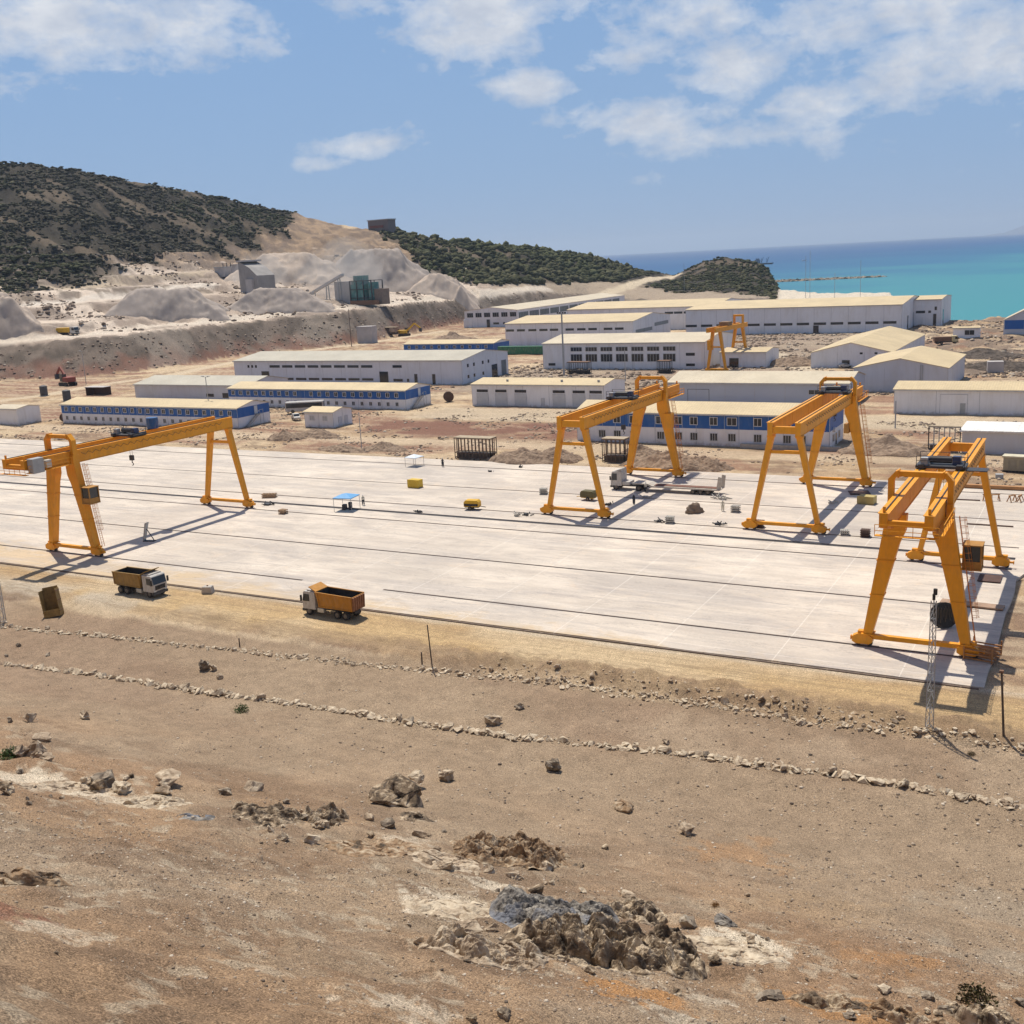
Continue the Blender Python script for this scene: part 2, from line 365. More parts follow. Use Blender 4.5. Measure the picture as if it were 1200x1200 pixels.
def rockmat(name, dark, mid, pale, blue=None):
    m = bpy.data.materials.new(name); m.use_nodes = True; t = NT(m.node_tree); b = t.n['Principled BSDF']
    g = t.n.new('ShaderNodeNewGeometry'); P = g.outputs['Position']
    n = t.noise(P, 1.3, 8, .65, .6); n2 = t.noise(P, 4, 7, .65, .2)
    c = t.ramp(n, [(.38, dark), (.49, mid), (.60, pale)])
    c = t.mix(t.m('MULTIPLY', t.ramp(n2, [(.4, 0), (.7, 1)]), .55), c, mid)
    if blue: c = t.mix(t.ramp(t.noise(P, .55, 4, .6), [(.5, 0), (.6, .8)]), c, blue)
    t.put(b.inputs['Base Color'], c); b.inputs['Roughness'].default_value = .85
    bn = t.n.new('ShaderNodeBump'); bn.inputs['Strength'].default_value = .9; bn.inputs['Distance'].default_value = .12
    t.l.new(t.noise(P, 5, 9, .7), bn.inputs['Height']); t.l.new(bn.outputs[0], b.inputs['Normal']); return m
ROCKT = rockmat('tan_stone', (.22, .155, .10), (.42, .32, .22), (.58, .48, .35))
ROCKG = rockmat('grey_stone', (.10, .080, .06), (.25, .195, .14), (.44, .37, .28))
ROCKD = rockmat('dark_rock', (.030, .022, .016), (.22, .155, .095), (.62, .50, .35))  # near-black random patches put crevice shade into the rock colour
ROCKROW = rockmat('row_stone_tan', (.30, .22, .15), (.50, .40, .28), (.64, .54, .40))
ROCKB = rockmat('blue_grey_rock', (.05, .047, .045), (.17, .15, .13), (.42, .38, .32), (.165, .175, .205))
ROCKO = rockmat('ochre_rock', (.05, .038, .026), (.29, .18, .095), (.50, .41, .29))

# ---------------------------------------------------------------- ground sheet
def seg_dist(u, v, pts):
    best = np.full(u.shape, 1e9)
    for a, b in zip(pts[:-1], pts[1:]):
        dx, dy = b[0] - a[0], b[1] - a[1]; L = dx * dx + dy * dy + 1e-9
        t = np.clip(((u - a[0]) * dx + (v - a[1]) * dy) / L, 0, 1)
        best = np.minimum(best, np.hypot(u - a[0] - t * dx, v - a[1] - t * dy))
    return best
C = lambda *c: np.array(c)
def mixc(a, b, t): t = t[..., None]; return a * (1 - t) + b * t
def ground_colour(u, v, z):
    az, d, K, Z = kparam(u, v)
    n1 = fbm(u / 22, v / 22, 4, 40); n2 = fbm(u / 6, v / 6, 4, 41); n3 = fbm(u / 1.3, v / 1.3, 3, 42); ns = fbm(u / 28, v / 1.6, 4, 43)
    one = np.ones_like(u)
    dirt = mixc(C(.40, .285, .175) * one[..., None], C(.26, .175, .115) * one[..., None], sm(n2, .38, .62))
    dirt = mixc(dirt, C(.52, .40, .26), sm(n1, .5, .64) * .75)
    dirt = mixc(dirt, C(.17, .115, .08), sm(fbm(u / 7, v / 4, 5, 91, .6), .56, .64) * .6)
    dirt = mixc(dirt, C(.24, .13, .09), sm(fbm(u / 16, v / 9, 4, 51), .50, .62) * .75 * sm(v, 192, 197))
    dirt = mixc(dirt, C(.53, .42, .29), sm(ns, .5, .62) * .5)
    # bands behind the slab: pale track, red soil, pale road
    tr = sm(v, 204, 208) * (1 - sm(v, 212, 217)); dirt = mixc(dirt, C(.50, .39, .27), tr * .75)
    rd = sm(v, 214, 222) * (1 - sm(v, 238, 243)) * sm(u, -172, -165) * (1 - sm(u, -112, -100)); dirt = mixc(dirt, C(.19, .095, .068), rd * (.45 + .5 * sm(n2, .38, .5)))
    rb = sm(v, 242, 246) * (1 - sm(v, 262, 268)) * sm(u, -175, -160); dirt = mixc(dirt, C(.47, .38, .27), rb * .85)
    dk = sm(v, 340, 350) * (1 - sm(v, 420, 440)) * sm(u, -45, -35) * sm(n2, .4, .55); dirt = mixc(dirt, C(.13, .10, .085), dk * .8)
    gb = sm(v, 290, 300) * (1 - sm(v, 500, 520)) * sm(u, -195, -185) * (1 - sm(u, -90, -80)); dirt = mixc(dirt, C(.28, .225, .175), gb * .7)
    # haul road in front of the slab
    road = sm(v, 89.5, 93) * (1 - sm(v, 101, 101.6)); rc = mixc(C(.47, .33, .175) * one[..., None], C(.40, .275, .15) * one[..., None], sm(ns, .42, .6))
    rc = mixc(rc, C(.54, .42, .27), sm(n1, .5, .65) * .7)
    rc = mixc(rc, C(.33, .235, .14), sm(94.2 + (n2 - .5) * 3 - v, 0, 1.5) * .7)
    rc = mixc(rc, C(.50, .43, .34), sm(v + (n2 - .5) * 2, 99.5, 101) * .7)
    rc = mixc(rc, C(.44, .38, .30), sm(-88 - u, 0, 30) * sm(n2, .42, .6) * (1 - sm(v, 94, 99)) * .8)
    col = mixc(dirt, rc, road)
    # gravel benches and the slope below the viewpoint
    g = mixc(C(.275, .196, .130) * one[..., None], C(.325, .240, .163) * one[..., None], sm(n2, .35, .65))
    g = mixc(g, C(.25, .172, .115), sm(n1, .48, .62) * .65)
    g = mixc(g, C(.30, .222, .148), sm(fbm(u / 34, v / 12, 3, 90), .5, .65) * .6)
    g = mixc(g, C(.36, .255, .165), sm(fbm(u / 10, v / 7, 4, 46), .52, .64) * .6 * sm(70 - v, -2, 12))
    g = g * (1 + (n3[..., None] - .5) * .25)
    near = sm(58 - v + (n1 - .5) * 20, 0, 12)
    g = mixc(g, C(.33, .205, .115), sm(66 - v, 0, 18) * sm(fbm(u / 16, v / 9, 4, 93), .45, .6) * .55)
    g = mixc(g, C(.19, .125, .08), sm(64 - v, 0, 10) * sm(fbm(u / 9, v / 5, 5, 94, .6), .52, .64) * .6)
    g = mixc(g, C(.29, .185, .11), near * sm(n1, .42, .6) * .7)
    g = mixc(g, C(.45, .37, .27), near * sm(fbm(u / 1.3, v / 1.0, 5, 47, .6), .60, .70) * .6)
    for (bx, by, br, bc, amt) in BLOTS:
        dd = np.hypot(u - bx, v - by) / br + (fbm(u / (br * .35), v / (br * .3), 5, int(abs(bx * 13)) % 97, .62) - .5) * 2.6
        g = mixc(g, C(*bc), (1 - sm(dd, .45, 1.0)) * amt)
    bank = sm(v, 89.6, 90.6) * (1 - sm(v + (n2 - .5) * 2, 92.5, 94.2)) * sm(u, -80, -55)
    col = mixc(col, C(.27, .185, .115), bank * (.4 + .5 * sm(n3, .4, .6)))
    col = mixc(col, g, 1 - sm(v + (n2 - .5) * 1.2, 88.8, 90.2))
    # hills and quarry
    emb = mixc(C(.10, .080, .064) * one[..., None], C(.175, .138, .11) * one[..., None], sm(fbm(u / 5, v / 5, 4, 60), .35, .65))
    emb = mixc(emb, C(.20, .10, .07), (1 - sm(K + (n2 - .5) * .8, .1, .45)) * .75)
    emb = mixc(emb, C(.31, .26, .21), sm(n1, .54, .64) * .4)
    qy = mixc(C(.42, .335, .265) * one[..., None], C(.29, .23, .185) * one[..., None], sm(fbm(u / 26, v / 12, 4, 61), .4, .62))
    qy = mixc(qy, C(.19, .15, .125), sm(fbm(u / 60, v / 40, 3, 62), .52, .62) * .6)
    qy = mixc(qy, C(.60, .50, .405), sm(fbm(u / 40, v / 24, 4, 67), .54, .60) * .85)
    qy = mixc(qy, C(.15, .12, .09), sm(K, 2.2, 3.6) * sm(fbm(u / 14, v / 8, 4, 68), .52, .60) * .8 * (az < AZ[250]))
    sand = mixc(C(.33, .235, .155) * one[..., None], C(.19, .14, .105) * one[..., None], sm(n2, .35, .65))
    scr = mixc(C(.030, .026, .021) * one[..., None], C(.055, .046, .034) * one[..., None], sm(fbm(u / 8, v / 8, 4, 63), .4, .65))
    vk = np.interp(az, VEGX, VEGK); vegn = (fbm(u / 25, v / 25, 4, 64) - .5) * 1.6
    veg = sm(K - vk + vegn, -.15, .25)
    h = mixc(emb, qy, sm(K, .96, 1.04)); h = mixc(h, sand, sm(K, 4.2, 5.0)); 
    h = mixc(h, C(.34, .27, .20), sm(az, AZ[560], AZ[620]) * sm(K, .9, 1.1))
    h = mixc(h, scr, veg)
    h = mixc(h, C(.22, .165, .115), veg * sm(fbm(u / 45, v / 14, 4, 65), .61, .67) * .45)
    # shore: pale sand pad and rocks
    pad = sm(az, AZ[908], AZ[914]) * (1 - sm(az, az_of(1058), az_of(1075))) * sm(d, 600, 660); h2 = mixc(dirt, C(.19, .145, .11), sm(n2, .36, .54) * .75); h2 = mixc(h2, C(.60, .53, .43), pad * .9)
    h = mixc(h, h2, sm(az, AZ[908], AZ[914]))
    col = mixc(col, h, (K >= 0) * 1.0)
    for pts, w, c in PATHS:
        col = mixc(col, C(*c), 1 - sm(seg_dist(u, v, pts) + (n2 - .5) * w * .5, w * .5, w))
    return np.clip(col, 0.01, .9), veg * (K >= 0)
def hit2(px, py): p = ground_hit(px, py); return (p.x, p.y)
WHT, ORG, BRN, RED = (.60, .51, .39), (.42, .215, .085), (.22, .14, .085), (.26, .12, .08)
BLOTS = [(*hit2(px, py), r, c, a) for px, py, r, c, a in ((520, 1055, 1.9, WHT, .9), (575, 1040, 1.5, WHT, .8), (860, 1100, 2.2, WHT, .95), (900, 1110, 1.5, WHT, .8), (800, 1190, 1.6, WHT, .6), (830, 1175, 1.2, WHT, .6), (75, 925, 4.0, WHT, .85), (20, 915, 2.6, WHT, .8), (150, 940, 2.2, WHT, .7), (470, 1180, 1.6, WHT, .6), (60, 1090, 1.6, WHT, .5), (480, 985, 1.6, WHT, .5),
  (745, 1165, 2.0, ORG, .8), (1000, 1185, 3.0, ORG, .6), (870, 1000, 3.5, ORG, .35), (1030, 1120, 2.6, ORG, .4), (0, 1060, 1.4, RED, .7), (590, 1000, 2.0, ORG, .7), (300, 1000, 5.0, BRN, .55), (150, 990, 4.0, BRN, .5), (700, 1040, 3.0, BRN, .5), (380, 1010, 3.0, BRN, .5), (950, 1060, 4.0, (.36, .25, .15), .5), (1150, 1060, 4.0, (.33, .27, .2), .5), (360, 1120, 3.5, (.36, .27, .18), .5), (1170, 1130, 3.0, (.34, .285, .215), .5))]
PATHS = [([hit2(*q) for q in ((690, 350), (712, 344), (735, 336), (752, 330), (770, 325), (792, 323))], 9, (.52, .43, .31)),
         ([hit2(*q) for q in ((0, 401), (60, 396), (110, 391), (170, 383), (240, 377), (300, 372), (400, 362), (480, 352), (560, 346), (640, 338))], 7, (.56, .48, .39)),
         ([hit2(*q) for q in ((0, 338), (60, 337), (110, 336), (150, 328), (190, 325), (240, 318))], 5, (.46, .37, .27)),
         ([hit2(*q) for q in ((0, 359), (60, 356), (130, 350), (200, 338), (250, 333))], 6, (.58, .51, .43)),
         ([hit2(*q) for q in ((330, 246), (370, 252), (410, 266), (432, 268))], 10, (.50, .38, .25)),
         ([hit2(*q) for q in ((0, 470), (60, 462), (110, 452), (200, 440), (270, 425), (330, 414), (420, 404), (520, 388))], 5, (.50, .40, .28)),
         ([hit2(*q) for q in ((720, 412), (760, 405), (900, 412), (960, 440))], 6, (.46, .38, .28))]
def grid_mesh(name, X, Y, Z, closed=False):
    nr, nc = X.shape; me = bpy.data.meshes.new(name)
    me.vertices.add(nr * nc); me.vertices.foreach_set('co', np.stack([X, Y, Z], -1).reshape(-1).astype(np.float32))
    i = np.arange((nr - 1) * (nc - 1)); r = i // (nc - 1); c = i % (nc - 1); a = r * nc + c
    q = np.stack([a, a + 1, a + nc + 1, a + nc], -1).reshape(-1).astype(np.int32)
    me.loops.add(len(q)); me.loops.foreach_set('vertex_index', q)
    me.polygons.add(len(i)); me.polygons.foreach_set('loop_start', (np.arange(len(i)) * 4).astype(np.int32)); me.polygons.foreach_set('loop_total', np.full(len(i), 4, np.int32))
    me.polygons.foreach_set('use_smooth', np.ones(len(i), bool)); me.update(calc_edges=True); me.validate(); return me
azc = YAW
azs = np.concatenate([np.arange(-180, -29, 2.5), np.arange(-29, 29.01, .078), np.arange(31, 180.1, 2.5)]); azs[-1] = 180
azs = R(1) * azs + azc; azs = azs[::-1]
rs = np.concatenate([[.05, 2, 4], np.geomspace(6, 1600, 900)])
AA, RR = np.meshgrid(azs, rs)
GX = np.sin(AA) * RR; GY = np.cos(AA) * RR; GZ = terrain(GX, GY)
gme = grid_mesh('ground', GX, GY, GZ)
gc, vegmask = ground_colour(GX, GY, GZ)
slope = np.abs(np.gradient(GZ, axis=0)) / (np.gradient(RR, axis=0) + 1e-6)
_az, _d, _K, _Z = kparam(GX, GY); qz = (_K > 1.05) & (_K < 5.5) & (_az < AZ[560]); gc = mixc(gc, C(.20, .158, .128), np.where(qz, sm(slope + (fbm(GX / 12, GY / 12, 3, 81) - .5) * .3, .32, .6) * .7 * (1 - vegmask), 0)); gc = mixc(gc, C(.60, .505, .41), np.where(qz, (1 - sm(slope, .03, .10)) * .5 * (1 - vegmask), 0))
ca = gme.color_attributes.new('albedo', 'FLOAT_COLOR', 'POINT')
ca.data.foreach_set('color', np.concatenate([gc, vegmask[..., None]], -1).reshape(-1).astype(np.float32))
def groundmat():
    m = bpy.data.materials.new('ground_soil'); m.use_nodes = True; t = NT(m.node_tree); b = t.n['Principled BSDF']
    a = t.n.new('ShaderNodeAttribute'); a.attribute_name = 'albedo'; g = t.n.new('ShaderNodeNewGeometry'); P = g.outputs['Position']
    n = t.noise(P, 7, 8, .75); n2 = t.noise(P, .9, 8, .65); vor = t.n.new('ShaderNodeTexVoronoi'); vor.inputs['Scale'].default_value = 3.2; t.l.new(P, vor.inputs['Vector'])
    c = t.mix(1, a.outputs['Color'], t.ramp(n, [(.25, .5), (.5, 1.0), (.75, 1.5)]), 'MULTIPLY')
    c = t.mix(1, c, t.ramp(n2, [(.3, .84), (.7, 1.14)]), 'MULTIPLY')
    c = t.mix(1, c, t.ramp(t.noise(P, 17, 3, .8), [(.36, .45), (.5, 1.0), (.64, 1.75)]), 'MULTIPLY')
    stones = t.ramp(vor.outputs['Distance'], [(.0, 1), (.10, 1), (.17, 0)])
    sel = t.ramp(t.noise(P, 2.1, 2, .5), [(.52, 0), (.6, 1)])
    c = t.mix(t.m('MULTIPLY', t.m('MULTIPLY', stones, sel), .45), c, (.50, .44, .35))
    yy_ = sepy(t, P); zone = t.m('MULTIPLY', t.m('GREATER_THAN', yy_, 90.5), t.m('LESS_THAN', yy_, 101)); z2 = t.m('MULTIPLY', t.m('GREATER_THAN', yy_, 191), t.m('LESS_THAN', yy_, 262))
    wv = t.m('ABSOLUTE', t.m('SUBTRACT', t.noise(t.mapping(P, (.022, 1.15, 1)), 1.0, 3, .5, .15), .5))
    trk = t.m('MULTIPLY', t.ramp(wv, [(.008, 1), (.03, 0)]), t.m('ADD', t.m('MULTIPLY', zone, .5), t.m('MULTIPLY', z2, .3)))
    c = t.mix(trk, c, (.25, .18, .11))
    t.put(b.inputs['Base Color'], c); b.inputs['Roughness'].default_value = .95; b.inputs['Specular IOR Level'].default_value = .15
    bn = t.n.new('ShaderNodeBump'); bn.inputs['Strength'].default_value = 1.0; bn.inputs['Distance'].default_value = .16
    h = t.m('ADD', t.m('MULTIPLY', n, .8), t.m('ADD', t.m('MULTIPLY', t.noise(P, 2.2, 6, .7), .8), t.m('MULTIPLY', t.m('MULTIPLY', stones, sel), .4)))
    t.l.new(h, bn.inputs['Height'])
    bn2 = t.n.new('ShaderNodeBump'); bn2.inputs['Strength'].default_value = .9; bn2.inputs['Distance'].default_value = 1.6
    t.l.new(t.m('MULTIPLY', t.noise(P, .22, 8, .68), t.ramp(t.m('MULTIPLY', t.m('SUBTRACT', sepy(t, P), 420), .004), [(0, 0), (1, 1)])), bn2.inputs['Height'])
    t.l.new(bn.outputs[0], bn2.inputs['Normal']); t.l.new(bn2.outputs[0], b.inputs['Normal'])
    return m
def sepy(t, P):
    s = t.n.new('ShaderNodeSeparateXYZ'); t.l.new(P, s.inputs[0]); return s.outputs[1]
gme.materials.append(groundmat()); go = bpy.data.objects.new('ground', gme); COL.objects.link(go); tag(go, kind='structure')

# ---------------------------------------------------------------- sea
def seamat():
    m = bpy.data.materials.new('sea_water'); m.use_nodes = True; t = NT(m.node_tree); b = t.n['Principled BSDF']
    g = t.n.new('ShaderNodeNewGeometry'); P = g.outputs['Position']
    s = t.n.new('ShaderNodeSeparateXYZ'); t.l.new(P, s.inputs[0]); X, Y = s.outputs[0], s.outputs[1]
    # shallow turquoise shelf near the shore, deep blue outside it: edge is a line on the water
    a, bb = flat_hit(930, 327, -5), flat_hit(1200, 299, -5)
    nx, ny = (bb.y - a.y), -(bb.x - a.x); L = math.hypot(nx, ny); nx /= L; ny /= L
    if nx * (0 - a.x) + ny * (0 - a.y) > 0: nx, ny = -nx, -ny
    dist = t.m('ADD', t.m('MULTIPLY', t.m('SUBTRACT', X, a.x), nx), t.m('MULTIPLY', t.m('SUBTRACT', Y, a.y), ny))
    wob = t.m('MULTIPLY', t.m('SUBTRACT', t.noise(P, .0012, 5, .6), .5), 1600)
    f = t.m('ADD', dist, wob)
    k = t.ramp(t.m('ADD', t.m('MULTIPLY', f, 1 / 6000.), .25), [(.0, (.06, .25, .26)), (.20, (.045, .225, .255)), (.26, (.02, .125, .23)), (.40, (.010, .075, .20)), (1, (.007, .055, .18))])
    k = t.mix(t.m('MULTIPLY', t.ramp(t.noise(t.mapping(P, (1, 1, 1), (0, 0, .5)), .0006, 5, .6), [(.4, 0), (.65, 1)]), .25), k, (.03, .12, .23))
    t.put(b.inputs['Base Color'], k); b.inputs['Roughness'].default_value = .45; b.inputs['IOR'].default_value = 1.33; b.inputs['Specular IOR Level'].default_value = .25
    bn = t.n.new('ShaderNodeBump'); bn.inputs['Strength'].default_value = .5; bn.inputs['Distance'].default_value = .4
    t.l.new(t.noise(P, .25, 6, .6), bn.inputs['Height']); t.l.new(bn.outputs[0], b.inputs['Normal']); return m
sb = MB(); ring = [(29000 * math.cos(a * math.pi / 48), 29000 * math.sin(a * math.pi / 48), -5.0) for a in range(96)]
sb.add(ring, [tuple(range(96))]); tag(sb.build('sea', seamat()), kind='structure')

# ---------------------------------------------------------------- concrete slab
ZS = 0.10
def slabmat():
    m = bpy.data.materials.new('yard_concrete'); m.use_nodes = True; t = NT(m.node_tree); b = t.n['Principled BSDF']
    g = t.n.new('ShaderNodeNewGeometry'); P = g.outputs['Position']
    n1 = t.noise(P, .045, 6, .6, .5); n2 = t.noise(t.mapping(P, (.25, 1, 1)), .35, 7, .65, .3); n3 = t.noise(P, 3, 6, .7)
    c = t.mix(t.ramp(n1, [(.35, 0), (.65, 1)]), (.50, .44, .375), (.67, .585, .49))
    c = t.mix(t.m('MULTIPLY', t.ramp(n2, [(.42, 0), (.68, 1)]), .7), c, (.41, .355, .305))
    c = t.mix(t.m('MULTIPLY', t.ramp(t.noise(t.mapping(P, (.12, 1, 1), (0, 0, .06)), .8, 5, .6, .8), [(.57, 0), (.66, 1)]), .5), c, (.34, .30, .28))
    c = t.mix(t.m('MULTIPLY', t.ramp(t.noise(P, .16, 5, .7, 1.5), [(.58, 0), (.68, 1)]), .35), c, (.66, .52, .38))
    s = t.n.new('ShaderNodeSeparateXYZ'); t.l.new(P, s.inputs[0])
    dz = t.m('ADD', t.m('MULTIPLY', t.m('SUBTRACT', 107.5, s.outputs[1]), .16), t.m('MULTIPLY', t.m('SUBTRACT', -75, s.outputs[0]), .012)); dn = t.m('ADD', dz, t.m('MULTIPLY', t.m('SUBTRACT', t.noise(t.mapping(P, (.5, 1, 1)), .35, 7, .68, .6), .5), 2.6))
    c = t.mix(t.m('MULTIPLY', t.ramp(dn, [(.35, 0), (.9, 1)]), .75), c, (.50, .37, .22))
    gs = t.noise(t.mapping(P, (.35, 1, 1), (0, 0, -.05)), .11, 6, .62, 1.2); c = t.mix(t.m('MULTIPLY', t.ramp(gs, [(.49, 0), (.60, 1)]), .5), c, (.385, .345, .315))
    # pour joints, faint
    def joint(o, per, w, off=0):
        fr = t.m('FRACT', t.m('DIVIDE', t.m('ADD', o, 1000 + off), per)); return t.m('LESS_THAN', fr, w / per)
    j = t.m('MAXIMUM', joint(s.outputs[0], 12, .12), joint(s.outputs[1], 7.9, .10, 3))
    c = t.mix(t.m('MULTIPLY', j, .40), c, (.74, .69, .62))
    # hairline cracks running along the yard
    cr_ = t.m('LESS_THAN', t.m('ABSOLUTE', t.m('SUBTRACT', t.noise(t.mapping(P, (.06, .5, 1)), 1.0, 7, .62), .5)), .0035)
    c = t.mix(t.m('MULTIPLY', cr_, .6), c, (.22, .2, .19))
    c = t.mix(1, c, t.ramp(n3, [(.3, .93), (.7, 1.06)]), 'MULTIPLY')
    t.put(b.inputs['Base Color'], c); b.inputs['Roughness'].default_value = .85; b.inputs['Specular IOR Level'].default_value = .25
    bn = t.n.new('ShaderNodeBump'); bn.inputs['Strength'].default_value = .25; bn.inputs['Distance'].default_value = .03
    t.l.new(n3, bn.inputs['Height']); t.l.new(bn.outputs[0], b.inputs['Normal']); return m
sl_ = MB(); pts = []
random.seed(3)
N = 60
def jag(a): return a + random.uniform(-.12, .12)
for i in range(N + 1): pts.append((YU0 + (YU1 - YU0) * i / N, jag(YV0)))
for i in range(1, 20): pts.append((YU1 + random.uniform(-.12, .12) + max(0, i - 8) * .9, YV0 + (YV1 - YV0) * i / 20))
for i in range(N + 1): pts.append((YU1 + 10 + (YU0 - YU1 - 10) * i / N, jag(YV1)))
sl_.prism(pts, 'z', -.6, ZS); tag(sl_.build('yard_pavement', slabmat()), kind='structure')
# rails let into the slab
def rail(v, u0, u1, label, wide=.22):
    e = empty('crane_rail', (u0, v, ZS), 0, label, 'crane rail', 'crane rails crossing the concrete yard')
    MB().box(0, u1 - u0, -wide, wide, -.05, .004).build('rail_groove', GROOVE, e)
    MB().box(0, u1 - u0, -.05, .05, -.02, .05).build('rail_head', RAILM, e)
rail(108.7, -330, -92.5, 'straight steel rail under the left-hand crane, on the side nearest the road')
rail(108.7, -79.5, -9.5, 'steel rail under the front legs of the tallest looking crane at lower right')
rail(124.8, -330, -9.5, 'steel rail halfway under the front cranes, running unbroken across the slab')
rail(141.2, -330, -9.5, 'steel rail carrying the slim far legs of the two front cranes')
rail(151.8, -330, -9.5, 'steel rail carrying the slim near legs of the two rear cranes')
rail(166.8, -330, -9.5, 'steel rail passing beneath the lowbed trailer between the rear cranes legs', .15)
rail(184.4, -330, -9.5, 'steel rail closest to the buildings, under the wide legs of the rear cranes')
e = empty('cable_channel', (-330, 146.1, ZS), 0, 'long dark cable channel running through the middle of the concrete yard', 'cable channel')
MB().box(0, 320.5, -.33, .33, -.05, .006).build('channel_bed', TRENCH, e)
MB().box(0, 320.5, .33, .46, -.02, .10).build('channel_kerb', mat('kerb_grey', (.25, .22, .2)), e)
e = empty('slab_kerb', (-330, YV0 - .35, 0), 0, 'dark low edge beam along the roadside edge of the concrete yard', 'kerb')
k = MB()
x = 0
while x < 321:
    L = random.uniform(4, 9); k.box(x, min(321, x + L - .05), -.07, .10, -.3, ZS + random.uniform(-.03, .03)); x += L
k.build('edge_beam', mat('edge_brown', (.16, .12, .095), .9, .3, 2), e)

# ================================================================ gantry cranes
def make_crane(sgn):
    """wide legs at y=0, slim legs at y=33*sgn; x along the rails"""
    root = empty('gantry_crane')
    S = sgn; SP = 33.0; OV = -8.3
    yy = lambda a: a * S
    for sx in (-1, 1):
        # main girder: web box + flanges, stiffener seams, trolley rail
        g = MB(); xc = sx * 1.95
        y0, y1 = sorted((yy(OV), yy(SP + .9)))
        tp = yy(OV + 2.2)
        prof = [(yy(OV), 14.5), (yy(OV + 2.0), 13.95), (yy(SP + .9), 13.95), (yy(SP + .9), 15.75), (yy(OV), 15.75)]
        g.prism(prof, 'x', xc - .38, xc + .38)
        g.box(xc - .5, xc + .5, y0, y1, 15.75, 15.80)
        g.prism([(yy(OV - .02), 14.46), (yy(OV + 2.0), 13.91), (yy(SP + .92), 13.91), (yy(SP + .92), 13.95), (yy(OV + 2.0), 13.95), (yy(OV - .02), 14.5)], 'x', xc - .45, xc + .45)
        for q in (4.0, 13.5, 23.0, 30.0): g.box(xc - .40, xc + .40, yy(q) - .05, yy(q) + .05, 13.95, 15.75)
        gm = g.build('main_girder', YEL, root)
        MB().box(xc - .05, xc + .05, y0 + .3, y1 - .3, 15.80, 15.90).build('trolley_rail', DARKST, gm)
        # rigid leg with the portal post growing out of it
        l = MB()
        out = [(4.12, 1.45), (5.0, 1.45), (3.1, 13.6), (2.98, 14.3), (2.98, 15.2), (2.42, 15.2), (2.42, 13.89), (1.15, 13.89), (1.25, 12.2), (1.8, 10.9)]
        l.prism([(sx * a, b) for a, b in out], 'y', yy(-.55) if S > 0 else yy(.55), yy(.55) if S > 0 else yy(-.55))
        l.box(sx * 4.56 - .6, sx * 4.56 + .6, -.7, .7, 1.35, 1.45)
        for zf in (5.6, 9.2):
            xi = 4.12 - 2.32 * (zf - 1.45) / 9.45; xo = 5.0 - 1.9 * (zf - 1.45) / 12.15; l.box(min(sx * (xi - .07), sx * (xo + .07)), max(sx * (xi - .07), sx * (xo + .07)), -.62, .62, zf - .05, zf + .05)
        l.build('rigid_leg', YEL, root)
        h = MB()
        h.beam((sx * 4.6, yy(SP), 1.4), (sx * 2.0, yy(SP), 13.7), .62, .72, .82, .9, up=(0, 1, 0))
        h.box(sx * 2.0 - .5, sx * 2.0 + .5, yy(SP) - .5, yy(SP) + .5, 13.6, 13.9); h.box(sx * 4.6 - .45, sx * 4.6 + .45, yy(SP) - .5, yy(SP) + .5, 1.3, 1.45)
        h.build('hinged_leg', YEL, root)
    # portal frame over the wide legs
    p = MB()
    for sx in (-1, 1):
        p.prism([(sx * a, b) for a, b in [(2.45, 15.2), (2.98, 15.2), (2.98, 17.35), (2.3, 18.15), (1.9, 18.15), (1.9, 17.6), (2.2, 17.6), (2.45, 17.2)]], 'y', -.4, .4)
        p.box(sx * 2.05 - .06, sx * 2.05 + .06, -.5, .5, 17.5, 18.25)
    p.box(-1.9, 1.9, -.33, .33, 17.62, 18.13); p.build('portal_frame', YEL, root)
    # cross members
    b = MB(); b.box(-1.56, 1.56, yy(SP + .45) - .3, yy(SP + .45) + .3, 14.2, 15.2); b.build('end_beam', YEL, root)
    b = MB(); b.box(-1.56, 1.56, yy(OV + .35) - .25, yy(OV + .35) + .25, 14.6, 15.1); b.build('end_tie', YEL, root)
    b = MB(); b.box(-2.15, 2.15, yy(SP) - .22, yy(SP) + .22, 11.3, 11.75); b.build('leg_tie', YEL, root)
    for yb in (0, yy(SP)):
        MB().box(-4.3, 4.3, yb - .28, yb + .28, .85, 1.3).build('sill_beam', YEL, root)
        for sx in (-1, 1):
            bg = MB(); a, c = sx * 4.2, sx * 5.7
            x0, x1 = min(a, c) - .3, max(a, c) + .0
            bg.prism([(x0 - .1, .5), (x0 + .25, .28), (x1 - .25, .28), (x1 + .1, .5), (x1 + .1, 1.0), (x1 - .5, 1.33), (x0 + .5, 1.33), (x0 - .1, 1.0)], 'y', yb - .42, yb + .42)
            bg.cyl((sx * 5.7, yb, .75), (sx * 6.25, yb, .75), .14, n=8); bg.box(min(sx * 6.2, sx * 6.3), max(sx * 6.2, sx * 6.3), yb - .2, yb + .2, .55, .95)
            bo = bg.build('bogie', YEL, root)
            for q in (-.55, .55):
                MB().cyl((sx * 4.95 + q, yb - .16, .33), (sx * 4.95 + q, yb + .16, .33), .28, n=14).build('wheel', DARKST, bo)
            mt = MB().cyl((sx * 4.9, yb + .42, .85), (sx * 4.9, yb + .95, .85), .2, n=10).box(sx * 4.9 - .3, sx * 4.9 + .3, yb + .42, yb + .6, .5, 1.15)
            mt.build('travel_motor', mat('motor_grey', (.22, .2, .17), .6), bo)
            MB().box(sx * 5.2 - .35, sx * 5.2 + .35, yb - .3, yb + .3, 1.33, 1.62).build('drive_cover', YEL, bo)
    # ladder down the +x wide leg
    ld = MB(); p0, p1 = Vector((5.35, .75, 1.4)), Vector((3.45, .75, 13.8))
